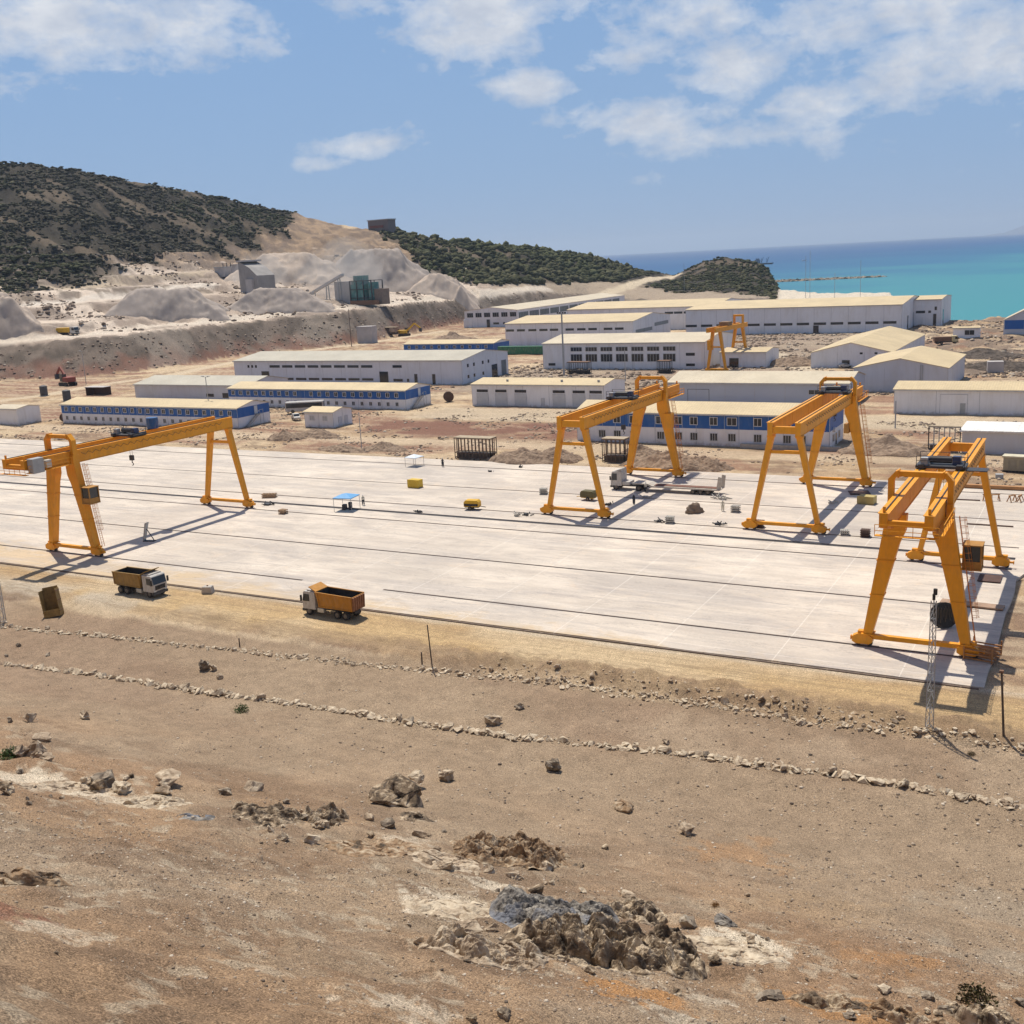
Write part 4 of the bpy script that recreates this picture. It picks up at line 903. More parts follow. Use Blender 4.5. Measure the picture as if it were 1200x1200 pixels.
def dump_truck(name, label, body, rib, loc, rz):
    t = empty(name, loc, rz, label, 'dump truck', 'dump trucks on the dirt road in front of the yard')
    MB().box(-3.4, 4.0, -.42, .42, .65, .98).box(-3.2, -.2, -1.0, -.8, .5, .7).build('chassis', DARKST, t)
    cb = truck_cab(t, 2.25, WHITEP)
    MB().box(2.3, 3.6, -1.0, 1.0, 2.97, 3.1).build('roof_deflector', WHITEP, cb)
    # tub: tapered sides, sloping front, open top
    L0, L1, zf, zt = -3.55, 1.75, 1.15, 2.85
    b = MB(); wb, wt, th = 1.1, 1.27, .07
    outer = [(L0, -wb, zf), (L1 - .1, -wb, zf), (L1 - .1, wb, zf), (L0, wb, zf), (L0 - .1, -wt, zt), (L1 + .35, -wt, zt + .1), (L1 + .35, wt, zt + .1), (L0 - .1, wt, zt)]
    inner = [(L0 + th, -wb + th, zf + th), (L1 - .1 - th, -wb + th, zf + th), (L1 - .1 - th, wb - th, zf + th), (L0 + th, wb - th, zf + th), (L0, -wt + th, zt), (L1 + .3 - th, -wt + th, zt + .1), (L1 + .3 - th, wt - th, zt + .1), (L0, wt - th, zt)]
    b.add(outer + inner, [(3, 2, 1, 0), (0, 1, 5, 4), (1, 2, 6, 5), (2, 3, 7, 6), (3, 0, 4, 7), (8 + 0, 8 + 1, 8 + 2, 8 + 3), (4, 5, 13, 12), (5, 6, 14, 13), (6, 7, 15, 14), (7, 4, 12, 15),
           (12, 13, 9, 8), (13, 14, 10, 9), (14, 15, 11, 10), (15, 12, 8, 11)])
    bo = b.build('tipper_body', body, t)
    e_ = .012; iv = [(x_ + (e_ if i_ % 4 in (0, 3) else -e_), y_ + (e_ if y_ < 0 else -e_), z_ + (e_ if i_ < 4 else -.03)) for i_, (x_, y_, z_) in enumerate(inner)]
    MB().add(iv, [(0, 1, 2, 3), (4, 5, 1, 0), (5, 6, 2, 1), (6, 7, 3, 2), (7, 4, 0, 3)]).build('body_lining', TIPIN, bo)
    ld = MB(); ld.box(L0 + .12, L1 - .2, -wb + .1, wb - .1, zf + .1, zf + .25); ld.build('load_bed', TIPIN, bo)
    rb = MB()
    for s in (-1, 1):
        rb.beam((L0 - .1, s * wt, zt), (L1 + .35, s * wt, zt + .1), .14, .14); rb.beam((L0, s * (wb + .02), zf + .06), (L1 - .1, s * (wb + .02), zf + .06), .1, .16)
        for xx in (L0 + .05, L1 - .05): rb.beam((xx, s * (wb + .03), zf), (xx, s * (wt + .02), zt), .12, .14)
    rb.build('body_ribs', rib, bo)
    tg = MB(); tg.prism([(L0 - .03, zf + .02), (L0 - .13, zt - .05), (L0 - .22, zt - .05), (L0 - .12, zf + .02)], 'y', -1.15, 1.15)
    for q in np.linspace(-1.05, 1.05, 6): tg.beam((L0 - .16, q, zf + .05), (L0 - .26, q, zt - .05), .1, .12)
    tg.build('tailgate', mat('tailgate_brown', (.26, .12, .06), .75, .3, 2), bo)
    MB().prism([(L1 + .3, zt + .12), (L1 + 1.35, zt + .6), (L1 + 1.35, zt + .68), (L1 + .22, zt + .2)], 'y', -1.2, 1.2).build('cab_guard', body, bo)
    for s in (-1, 1):
        wheel(t, 3.35, s * 1.02); 
        for x_ in (-1.15, -2.45): wheel(t, x_, s * .98, .5, .5)
        MB().box(.9, 1.9, s * 1.0 - .25, s * 1.0 + .25, .55, 1.05).build('fuel_tank', mat('tank_alu', (.4, .4, .4), .4, metal=.6), t)
        MB().box(-3.1, -.5, s * 1.0 - .28, s * 1.0 + .28, 1.06, 1.1).build('mudguard', BLACK, t)
    t.scale = (.95, .95, 1.0)
    return t
a, b = flat_hit(137, 694), flat_hit(182, 702)
dump_truck('dump_truck', 'dump truck with a dusty mustard tipper body heading right, just below the left-hand crane', TIPMUD, TIPMUD, (-110.2, 97.2, -.05), R(-3))
dump_truck('dump_truck', 'dump truck with a bright orange tipper body heading left along the haul road', TIPORANGE, TIPORANGE, (-79.2, 98.5, -.05), R(178))
# lowbed lorry
q0 = flat_hit(766, 577, ZS); q1 = flat_hit(871, 583, ZS); print('lowbed', q0, q1)
def lowbed(loc, rz):
    t = empty('lowbed_lorry', loc, rz, 'white articulated lorry with an empty low flatbed trailer under the middle crane', 'lorry')
    MB().box(-3.2, 1.6, -.42, .42, .6, .95).build('chassis', DARKST, t)
    cb = truck_cab(t, 1.6, WHITEP, 3.25); MB().prism([(1.6, 3.27), (3.0, 3.27), (1.7, 3.75), (1.6, 3.75)], 'y', -1.1, 1.1).build('roof_deflector', WHITEP, cb)
    MB().box(.2, 1.5, -1.15, 1.15, .95, 1.5).build('tank_box', WHITEP, t); MB().cyl((-1.6, 0, .96), (-1.6, 0, 1.15), .55, n=12).build('coupling', BLACK, t)
    for s in (-1, 1):
        wheel(t, 2.7, s * 1.05, .52); wheel(t, -1.5, s * .98, .52, .5)
    tr = MB(); tr.prism([(-3.0, 1.2), (-.4, 1.2), (-.4, 1.4), (-3.2, 1.4), (-4.0, 1.05), (-15.4, 1.05), (-15.8, .9), (-15.8, .8), (-3.8, .8)], 'y', -1.27, 1.27)
    to = tr.build('trailer_deck', mat('trailer_pale', (.48, .44, .38), .7, .15, 2, dirt=DUST), t)
    MB().box(-15.2, -4.2, -.55, .9, 1.06, 1.14).build('deck_planks', mat('deck_red_brown', (.16, .075, .05), .8, .3), to)
    for x_ in (-11.2, -12.5, -13.8):
        for s in (-1, 1): wheel(t, x_, s * 1.0, .42, .45)
    for s in (-1, 1): MB().beam((-15.6, s * 1.0, .95), (-15.9, s * 1.0, 3.1), .75, .12, .65, .1, up=(0, 1, 0)).build('loading_ramp', mat('trailer_pale', (1, 1, 1)), to)
    return t
lowbed((-71.9, q0.y + 1.4, ZS), R(180))
def car(name, label, paint, loc, rz, pick=False, grp=None):
    t = empty(name, loc, rz, label, 'pickup truck' if pick else 'car', grp); 
    if pick: prof = [(-2.5, .45), (2.5, .45), (2.55, .95), (1.4, 1.1), (.8, 1.75), (-.6, 1.78), (-.85, 1.1), (-2.5, 1.1)]
    else: prof = [(-2.1, .4), (2.15, .4), (2.2, .8), (1.2, .98), (.6, 1.45), (-1.1, 1.47), (-1.9, .98), (-2.15, .9)]
    b = MB().prism(prof, 'y', -.88, .88).build('body', paint, t, bevel=.06)
    x = .55; MB().prism([(-.5, 1.15), (.95, 1.12), (.62, 1.62 if pick else 1.38), (-.5, 1.64 if pick else 1.4)], 'y', -.895, .895).build('side_windows', GLASSD, b)
    MB().prism([(1.36, 1.12), (1.4, 1.14), (.84, 1.72), (.8, 1.7)] if pick else [(1.16, 1.0), (1.2, 1.02), (.64, 1.42), (.6, 1.4)], 'y', -.75, .75).build('windscreen', GLASSD, b)
    if pick: MB().box(-2.4, -.95, -.75, .75, 1.1, 1.13).build('load_bed', TIPIN, b)
    for s in (-1, 1):
        for xx in (-1.35, 1.4): wheel(t, xx, s * .8, .35, .22)
    return t
q = flat_hit(347, 492); car('pickup_truck', 'dusty white pickup parked between the blue dormitory and the small white cabin', WHITEP, (q.x, q.y, 0), R(-40), True)
q = flat_hit(990, 431); car('parked_car', 'white car parked by the door of the wide low-gabled shed', WHITEP, (q.x, q.y, 0), R(30))
q = flat_hit(1002, 430); car('parked_car', 'white car nearest the corner of the wide low-gabled shed', WHITEP, (q.x + 2, q.y, 0), R(55))
q = flat_hit(358, 483); t = empty('coach', (q.x, q.y, 0), R(28), 'white coach with dark windows parked in front of the blue and white dormitory', 'bus')
MB().box(-5.5, 5.5, -1.25, 1.25, .4, 3.2).build('body', WHITEP, t, bevel=.15); 
MB().box(-5.2, 5.2, -1.27, -1.255, 1.5, 2.8).box(-5.2, 5.2, 1.255, 1.27, 1.5, 2.8).build('side_windows', GLASSD, t); MB().box(-5.53, -5.51, -1.1, 1.1, 1.3, 3.0).box(5.51, 5.53, -1.1, 1.1, 1.3, 3.0).build('windscreen', GLASSD, t)
for s in (-1, 1):
    for xx in (-3.4, 3.2): wheel(t, xx, s * 1.1, .5, .3)
def site_lorry(name, label, px, py, rz, paint, body):
    q = ground_hit(px, py); t = empty(name, (q.x, q.y, q.z), rz, label, 'lorry')
    MB().box(-4, 4, -.4, .4, .6, .95).build('chassis', DARKST, t); truck_cab(t, 2.2, paint)
    MB().box(-4.2, 1.9, -1.25, 1.25, 1.1, 2.7).build('load_body', body, t, bevel=.05)
    for s in (-1, 1):
        for xx in (3.2, -1.6, -3.0): wheel(t, xx, s * 1.0)
    return t
t = site_lorry('dump_truck', 'mustard dump truck driving on the quarry road at the far left', 80, 393, R(5), WHITEP, YMACH); t.scale = (1.35,) * 3
site_lorry('site_lorry', 'yellowish lorry standing on the dark ground to the right of the sheds', 1108, 403, R(20), mat('lorry_cream', (.55, .45, .25)), RUST)

# ================================================================ yard objects
def at(px, py): p = flat_hit(px, py, ZS); return (p.x, p.y, ZS)
def on(px, py): return tuple(ground_hit(px, py))
def tent(loc, rz, s, h, m, label):
    t = empty('shade_canopy', loc, rz, label, 'canopy')
    c = MB(); c.add([(-s, -s, h), (s, -s, h), (s, s, h), (-s, s, h), (0, 0, h + .55), (-s, -s, h - .12), (s, -s, h - .12), (s, s, h - .12), (-s, s, h - .12)], [(0, 1, 4), (1, 2, 4), (2, 3, 4), (3, 0, 4), (0, 5, 6, 1), (1, 6, 7, 2), (2, 7, 8, 3), (3, 8, 5, 0)])
    c.build('canopy_cloth', m, t)
    for a in (-s, s):
        for b in (-s, s): MB().cyl((a * .95, b * .95, 0), (a * .95, b * .95, h), .04, n=6).build('leg', GREY, t)
    return t
tt = tent(at(407, 597), R(10), 1.7, 2.3, SKYBLUE, 'blue square sun canopy on thin legs beside the dark cable channel')
MB().box(-.7, -.1, -.5, .3, 0, .9).box(.4, .9, -.3, .2, 0, 1.3).build('tool_trolley', DARKST, tt)
tent(at(486, 546), R(-5), 1.4, 1.9, CANW, 'pale blue canopy on the far edge of the slab above the yellow box')
def crate(name, label, cat, loc, rz, dims, m, detail=None, grp=None):
    x, y, z = dims; t = empty(name, loc, rz, label, cat, grp); MB().box(-x / 2, x / 2, -y / 2, y / 2, .08, z).build('body', m, t, bevel=.04)
    s = MB(); s.box(-x / 2, x / 2, -y / 2, -y / 2 + .12, 0, .08); s.box(-x / 2, x / 2, y / 2 - .12, y / 2, 0, .08)
    if detail == 'ribs':
        n = max(3, int(x / .5))
        for i in range(n + 1):
            a = -x / 2 + x * i / n; s.box(a - .04, a + .04, -y / 2 - .04, -y / 2 - .005, .1, z)
        s.box(-x / 2 - .03, x / 2 + .03, -y / 2 - .045, -y / 2 - .005, z - .12, z + .02)
    s.build('frame', m if detail != 'dark' else BLACK, t); return t
crate('site_container', 'small bright yellow box standing on the rear part of the slab', 'box', at(487, 571), R(-4), (2.4, 1.5, 1.5), mat('box_yellow', (.60, .40, .03), .5, .1), 'ribs')
crate('site_container', 'mustard metal container on the slab beside the far leg of the third crane', 'box', at(1016, 590), R(-8), (2.5, 1.7, 1.25), mat('box_mustard', (.42, .33, .12), .6, .1), 'ribs')
def compressor(loc, rz, label, a, b):
    t = empty('compressor', loc, rz, label, 'compressor')
    MB().prism([(-1.3, .55), (1.3, .55), (1.3, 1.3), (1.0, 1.65), (-1.0, 1.65), (-1.3, 1.3)], 'y', -.7, .7).build('hood', a, t, bevel=.04)
    MB().box(-1.2, 1.2, -.72, -.705, .7, 1.1).build('air_grille', BLACK, t); MB().beam((1.3, 0, .6), (2.3, 0, .45), .1, .1).box(-1.2, 1.2, -.5, .5, .4, .55).build('drawbar', b, t)
    for s in (-1, 1): wheel(t, -.2, s * .72, .33, .2)
compressor(at(554, 597), R(10), 'yellow wheeled compressor standing alone on the slab between the two rails', YMACH, BLACK)
compressor(at(690, 586), R(175), 'dark and pale yellow compressor parked inside the legs of the middle crane', mat('comp_dark', (.10, .085, .03), .6), YMACH)
# slanting grey panel, concrete block, up-ended skip
t = empty('leaning_panel', at(175, 634), R(15), 'grey metal panel propped upright on the slab beneath the left-hand crane', 'panel')
MB().prism([(-.9, .1), (-.75, .1), (.1, 3.0), (-.25, 2.9)], 'y', -.35, .35).build('panel', GREY, t); MB().beam((.9, 0, .1), (-.2, 0, 1.9), .1, .1).box(-.9, 1.0, -.4, .4, 0, .1).build('support', DARKST, t)
t = empty('concrete_block', on(244, 695), R(20), 'pale concrete block lying at the roadside edge of the slab', 'block')
MB().prism([(-.75, 0), (.75, 0), (.6, .95), (-.6, .95)], 'y', -.5, .5).build('block', CONCR, t, bevel=.07)
MB().cyl((0, 0, .93), (0, 0, 1.05), .12, n=8).build('lifting_eye', RUST, t)
p = ground_hit(64, 722); t = empty('steel_skip', (p.x, p.y, p.z), R(38), 'tall rusty yellow skip standing on end at the roadside on the left', 'skip')
SKIPM = mat('skip_rust_yellow', (.27, .17, .05), .7, .3, 2, dirt=(.14, .08, .04), dirt_amt=.6)
k = MB(); W2, H2, D2, th = 1.0, 3.4, .85, .07
k.box(-W2, -W2 + th, -D2, D2, 0, H2).box(W2 - th, W2, -D2, D2, 0, H2).box(-W2 + th, W2 - th, D2 - th, D2, 0, H2 + .25).box(-W2 + th, W2 - th, -D2, -D2 + th, .0, .9).box(-W2 + th, W2 - th, -D2 + th, D2 - th, 0, .1)
o = k.build('skip_body', SKIPM, t); o.rotation_euler = (R(-8), R(-7), 0)
k = MB()
for zz in (.6, 1.9, 3.1): k.box(-W2 - .06, -W2 - .004, -D2, D2, zz, zz + .1).box(W2 + .004, W2 + .06, -D2, D2, zz, zz + .1)
k.build('skip_ribs', RUST, o)
# tarpaulin heap, frames, mats
def lumpy(name, label, cat, loc, size, m, seed, rz=0, kind=None, grp=None, sub=4, amp=.35):
    bm = bmesh.new(); bmesh.ops.create_icosphere(bm, subdivisions=sub, radius=1)
    for v in bm.verts:
        n = mnoise.fractal(Vector(v.co) * 1.6 + Vector((seed, seed * .7, 0)), .9, 2.1, 5); n2 = mnoise.noise(Vector(v.co) * 7 + Vector((seed, 0, 0)))
        v.co = v.co * (1 + n * amp + n2 * .05 * (amp / .35)); v.co.z = max(v.co.z, -.25); v.co = Vector((v.co.x * size[0], v.co.y * size[1], v.co.z * size[2]))
    me = bpy.data.meshes.new(name); bm.to_mesh(me); bm.free(); me.polygons.foreach_set('use_smooth', [True] * len(me.polygons)); me.materials.append(m)
    o = bpy.data.objects.new(name, me); COL.objects.link(o); o.location = loc; o.rotation_euler = (0, 0, rz); return tag(o, label, cat, grp, kind)
lumpy('covered_heap', 'brown tarpaulin-covered heap leaning on the slab below the lowbed trailer', 'heap', (at(814, 601)), (1.3, .8, 1.6), mat('tarp_brown', (.20, .15, .11), .9, .2, 2), 3.1, .6)
def pallet_stack(px, py, label, n=3, rz=0, m=None, w=1.2):
    t = empty('pallet_stack', at(px, py), R(rz), label, 'pallets', 'small stacks and frames on the slab'); k = MB()
    for i in range(n):
        z = i * .3
        for q in (-.5, 0, .5): k.box(-w / 2, w / 2, q - .07, q + .07, z, z + .12)
        for j in range(5): k.box(-w / 2 + j * w / 4.6, -w / 2 + j * w / 4.6 + .16, -.55, .55, z + .12, z + .16)
    k.build('boards', m or WOOD, t)
CG = mat('form_grey', (.40, .38, .34), .8, .2, 2)
pallet_stack(637, 579, 'small pale stack left of the middle crane near leg, level with the compressor', 4, 10, CG)
pallet_stack(785, 613, 'pale grid block on the slab, left of the dark coil', 4, 5, CG)
pallet_stack(862, 600, 'pale grid block just in front of the rear axles of the lowbed', 4, -5, CG)
pallet_stack(332, 602, 'flat brown stack on the slab just below the cable channel, left of the blue canopy', 3, 0)
pallet_stack(890, 618, 'small dark stack behind the near sill beam of the third crane, left side', 4, 0, WOODD)
pallet_stack(990, 627, 'white sack stack in the shadow of the third crane', 3, 10, CG)
pallet_stack(1014, 629, 'small brown stack right of the third crane legs', 4, 0, WOODD)
pallet_stack(316, 583, 'brown timber stack above the cable channel at left centre', 3, 20, WOOD, 2.6)
def junk(px, py, label, s, m, name='scrap_pile', rz=0, n=9):
    t = empty(name, at(px, py), R(rz), label, 'scrap', 'loose site material on the slab'); k = MB(); rr = random.Random(px * 7 + py)
    for i in range(n):
        a = Vector((rr.uniform(-s, s), rr.uniform(-s * .5, s * .5), rr.uniform(.05, .3))); b = a + Vector((rr.uniform(-s, s) * .8, rr.uniform(-s, s) * .5, rr.uniform(0, .5 * s))); k.beam(a, b, .1, .14)
    k.box(-s * .5, s * .3, -s * .3, s * .3, 0, .28); k.build('pieces', m, t)
junk(314, 592, 'dark equipment lying across the cable channel at left centre', 1.3, DARKST)
junk(492, 601, 'little machine standing on the cable channel right of the blue canopy', .8, DARKST)
junk(617, 604, 'dark bits of scrap just left of the middle crane near leg', .9, DARKST)
junk(606, 605, 'pale scrap heap next to the dark bits left of the middle crane', .8, CG)
junk(713, 592, 'flat black bundle lying right behind the near sill beam of the middle crane', 1.0, BLACK, n=4)
junk(773, 612, 'curled dark coil beside the pale grid block', .8, DARKST)
junk(842, 615, 'untidy metal scrap on the rail left of the third crane', 1.0, DARKST)
junk(848, 585, 'pale concrete pipes piled in front of the lowbed trailer', 1.5, CG, n=14)
junk(575, 553, 'small dark tripod by the rearmost rail in the centre', .6, DARKST, n=4)
junk(610, 548, 'small dark tripod on the far edge of the slab, right of the first one', .6, DARKST, n=4)
junk(757, 583, 'pale frame lying in the crane shadow beneath the lorry cab', 1.0, CG, n=5)
junk(975, 590, 'pale wire frame left of the mustard container', 1.0, CG, n=5)
# flat sheets and planks at the right end of the slab
def sheet(name, label, cat, px0, py0, w, d, h, m, rz=0):
    t = empty(name, at(px0, py0), R(rz), label, cat); MB().box(-w / 2, w / 2, -d / 2, d / 2, .10, .10 + h).build('boards', m, t)
    k = MB()
    for q in (-.4, .4): k.box(-w / 2, w / 2, q * d - .05, q * d + .05, 0, .10)
    k.build('bearers', WOODD, t)
sheet('steel_plate', 'dark red-brown steel plate lying on the right end of the slab', 'plate', 1160, 679, 2.5, 2.9, .08, mat('plate_brown', (.085, .045, .035), .8, .2))
sheet('plank_stack', 'long pale brown planks lying behind the right leg of the nearest crane', 'planks', 1139, 710, 6.5, 1.5, .16, mat('plank_brown', (.33, .22, .15), .8, .2), -3)
sheet('steel_mat', 'dark brown mat at the foot of the third crane far leg', 'mat', 1007, 578, 3.2, 2.8, .06, mat('plate_brown', (1, 1, 1)), 20)
sheet('beam_stack', 'long orange-brown beams on the far side of the slab at the right edge', 'beams', 1165, 573, 9, .8, .5, mat('beam_orange', (.40, .20, .08), .7, .2), 0)
sheet('dark_plank', 'thin dark plank on the slab behind the far leg of the nearest crane', 'plank', 1160, 616, 6, .35, .05, WOODD, 0)
sheet('dark_plank', 'pair of dark planks left of the dark trolley of the nearest crane', 'plank', 1128, 586, 5, .3, .05, WOODD, 2)
for i, (px, py) in enumerate(((1157, 587), (1166, 587), (1186, 588), (1195, 588))):
    t = empty('trestle', at(px, py), R(25 * i), 'orange steel trestle, number %s from the left in the row by the right edge' % ('one', 'two', 'three', 'four')[i], 'trestle', 'orange trestles at the right edge'); k = MB()
    for sgn in (-1, 1):
        k.beam((sgn * .6, -.45, 0), (sgn * .5, 0, 1.0), .12, .12); k.beam((sgn * .6, .45, 0), (sgn * .5, 0, 1.0), .12, .12)
    k.beam((-.7, 0, 1.0), (.7, 0, 1.0), .15, .15); k.build('frame', mat('beam_orange', (1, 1, 1)), t)
# generator at the right edge
t = empty('generator_set', on(1194, 553), R(-5), 'beige generator set on the dirt, cut by the right edge', 'generator')
MB().box(-2.4, 2.6, -1.0, 1.0, .3, 2.6).build('housing', mat('gen_beige', (.34, .31, .22), .7, .1, dirt=DUST), t, bevel=.08); MB().box(-2.6, 2.8, -1.15, 1.15, 2.6, 2.85).build('roof', mat('gen_roof', (.55, .50, .36)), t)
MB().box(-1.6, -.2, -1.03, -1.005, .6, 2.2).box(.1, 1.5, -1.03, -1.005, .6, 2.2).build('doors', mat('gen_door', (.28, .26, .2)), t); MB().box(-2.5, 2.7, -1.0, 1.0, 0, .3).build('skid', BLACK, t)
# steel rack against the bogie of the nearest crane
t = empty('steel_rack', at(1150, 770), R(-12), 'rack of orange-brown steel pieces beside the right wheel of the nearest crane', 'rack'); k = MB()
for i in range(4):
    for j in range(3): k.beam((-1.3, -1.3 + i * .8, .15 + j * .45), (1.5, -1.2 + i * .8, .15 + j * .45), .18, .1)
for a in (-1.2, 1.4):
    for b in (-1.4, 1.4): k.beam((a, b, 0), (a, b, 1.5), .12, .12)
k.build('beams', mat('rack_brown', (.36, .17, .06), .7, .3), t)
# cable reel / netted disc leaning behind the mast
t = empty('cable_reel', at(1108, 736), R(35), 'black netted reel leaning between the lattice mast and the nearest crane leg', 'reel')
k = MB(); k.cyl((0, -.35, 1.35), (0, -.2, 1.35), 1.35, n=22); k.cyl((0, .3, 1.35), (0, .45, 1.35), 1.35, n=22); k.cyl((0, -.2, 1.35), (0, .3, 1.35), .7, n=16)
o = k.build('reel', mat('reel_black', (.03, .032, .03), .8, .5, 6), t); o.rotation_euler = (R(-18), 0, 0)
k = MB()
for i in range(14): k.beam((-1.2 + i * .18, -.4, .5 + (i * 37 % 11) * .08), (-1.0 + i * .16, -.38, 2.3 - (i * 53 % 7) * .07), .06, .05)
k.build('netting', mat('net_brown', (.10, .085, .06), .9), o)
def lattice_mast(px, py, h, label, w0=.62, w1=.42, lamp=True, lean=0, col=None):
    q = ground_hit(px, py); t = empty('lattice_mast', tuple(q), R(8), label, 'mast'); t.rotation_euler = (0, R(lean), R(8)); k = MB(); n = int(h / .75)
    cs = [(-1, -1), (1, -1), (0, 1)]
    P_ = lambda i, f: Vector((cs[i][0] * (w0 + (w1 - w0) * f) / 2, cs[i][1] * (w0 + (w1 - w0) * f) / 2, h * f))
    for i in range(3): k.beam(P_(i, 0), P_(i, 1), .07, .07)
    for j in range(n):
        for i in range(3):
            a, b = (i, (i + 1) % 3) if j % 2 else ((i + 1) % 3, i); k.beam(P_(a, j / n), P_(b, (j + 1) / n), .035, .035)
            if j % 2 == 0: k.beam(P_(i, j / n), P_((i + 1) % 3, j / n), .035, .035)
    k.build('mast_frame', col or GREY, t)
    if lamp: MB().cyl((0, 0, h), (0, 0, h + .5), .12, n=8).cyl((.1, 0, h + .45), (.1, 0, h + .95), .16, n=8).build('top_light', BLACK, t)
lattice_mast(1089, 851, 11.0, 'grey lattice mast in front of the nearest crane, standing in the rubble of the verge')
lattice_mast(5, 728, 7.2, 'grey lattice mast cut off by the left edge beside the dirt road', lamp=False)
def pole(px, py, h, label, r=.09, lean=(0, 0), head=None, m=None):
    q = ground_hit(px, py); t = empty('pole', tuple(q), 0, label, 'pole'); t.rotation_euler = (R(lean[0]), R(lean[1]), 0)
    MB().cyl((0, 0, -.3), (0, 0, h), r, r * .8, n=8).build('shaft', m or mat('pole_brown', (.09, .065, .05), .7, .3), t)
    if head == 'lamp':
        MB().beam((-1.0, 0, h), (1.0, 0, h), .08, .08).build('lamp_arm', GREY, t)
        for s in (-1, 1): MB().prism([(s * .6, h + .05), (s * 1.5, h + .15), (s * 1.5, h + .3), (s * .6, h + .22)], 'y', -.18, .18).build('lamp_head', GREY, t)
    if head == 'flood':
        MB().box(-1.6, 1.6, -.12, .12, h - .1, h + .05).build('lamp_arm', GREY, t)
        for s in (-1.4, -.5, .5, 1.4): MB().box(s - .3, s + .3, -.35, -.1, h + .05, h + .5).build('floodlight', DARKST, t)
    return t
pole(507, 786, 4.9, 'leaning brown post in the far stone row, right of a short post', .075, (0, -3))
pole(495, 782, 1.6, 'short thick post left of the leaning brown post', .09); pole(281, 758, 1.0, 'tiny stake on the verge left of the orange dump truck', .08)
t = pole(1176, 861, 5.4, 'dark post leaning slightly by the lower right corner of the yard', .10, (0, -4))
MB().box(-.16, .16, -.16, .16, 5.3, 5.5).build('pole_cap', RUST, t)
pole(247, 497, 13.0, 'slim lamp pole beside the left dormitory', .13, head='lamp', m=GREY)
pole(101, 450, 13.0, 'slim lamp pole below the mustard truck on the quarry road', .13, head='lamp', m=GREY)
pole(412, 406, 19.0, 'thin dark pole standing at the foot of the embankment below the crusher', .2)
pole(424, 527, 8.5, 'thin pole with a stone base on the far edge of the slab', .10, m=GREY)
t = pole(661, 440, 21.0, 'tall floodlight mast in front of the hall with gridded windows', .35, head='flood', m=GREY)
for (px, py, h, lab) in ((944, 349, 30, 'left of the pair of thin white masts behind the largest hall'), (949, 349, 34, 'right of the pair of thin white masts behind the largest hall'), (978, 350, 18, 'short thin mast behind the roof of the largest hall'), (1008, 350, 26, 'mast with a ring on top behind the largest hall'), (802, 340, 22, 'thin aerial standing by the saddle road of the headland'), (733, 447, 10, 'thin pole by the right end of the garage building'), (1049, 502, 6, 'thin post left of the low white-roofed office')):
    pole(px, py, h, lab, .16, m=GREY)
# rusty cages and tanks
def cage(name, label, px, py, w, d, h, m=None, rz=0, top=None):
    q = ground_hit(px, py); t = empty(name, tuple(q), R(rz), label, 'cage'); k = MB(); n = max(3, int(w / .8))
    for i in range(n + 1):
        for y in (-d / 2, d / 2): k.beam((-w / 2 + w * i / n, y, 0), (-w / 2 + w * i / n, y, h), .12, .12)
    for i in range(4):
        for x in (-w / 2, w / 2): k.beam((x, -d / 2 + d * i / 3, 0), (x, -d / 2 + d * i / 3, h), .12, .12)
    for z in (.3, h * .3, h):
        for y in (-d / 2, d / 2): k.beam((-w / 2, y, z), (w / 2, y, z), .12, .15)
        for x in (-w / 2, w / 2): k.beam((x, -d / 2, z), (x, d / 2, z), .12, .15)
    k.build('cage_frame', m or mat('cage_brown', (.17, .12, .09), .8, .3, 2), t)
    MB().box(-w / 2 - .1, w / 2 + .1, -d / 2 - .1, d / 2 + .1, h + .08, h + .2).build('cage_lid', top or mat('lid_beige', (.36, .29, .2), .8, .2), t)
    MB().box(-w / 2 + .3, w / 2 - .3, -.4 * d, .4 * d, .05, h * .28).build('cage_base', mat('base_dark', (.1, .08, .065), .8, .3), t)
cage('formwork_cage', 'wide rusty formwork cage behind the far edge of the slab in the centre', 558, 537, 8.6, 2.6, 4.3)
cage('formwork_cage', 'narrow rusty formwork cage seen between the legs of the middle crane', 722, 541, 4.6, 2.6, 4.6)
cage('formwork_cage', 'dark formwork cage in front of the gridded windows of the assembly hall', 679, 438, 7.8, 3, 4.0, DARKST, top=RUST)
cage('formwork_cage', 'narrow dark formwork cage near the right end of the assembly hall', 779, 437, 4.2, 3, 4.0, DARKST, top=RUST)
cage('goalpost', 'thin dark frame standing left of the low white-roofed office', 1106, 530, 5.6, .5, 4.8, GREY)
for (px, py, lab) in ((52, 464, 'left of the two dark tanks on the dirt at the far left'), (79, 470, 'right of the two dark tanks on the dirt at the far left')):
    q = ground_hit(px, py); t = empty('water_tank', tuple(q), 0, lab, 'tank'); MB().cyl((0, 0, .2), (0, 0, 3.6), 1.35, n=16).cyl((0, 0, 3.6), (0, 0, 3.9), 1.35, .5, n=16).build('tank', mat('tank_dark', (.07, .07, .075), .6), t); MB().box(-1.4, 1.4, -1.4, 1.4, 0, .2).build('base', CONCR, t)
q = ground_hit(116, 463); t = empty('open_shelter', tuple(q), R(3), 'low open shelter with a pale roof behind the left dormitory', 'shelter'); MB().box(-4.5, 4.5, -2, 2, 2.9, 3.1).build('roof', PALEG, t); MB().box(-4.3, 4.3, 1.6, 1.8, 0, 2.9).box(-4.3, -4.1, -1.8, 1.6, 0, 2.9).build('wall', WOODD, t)
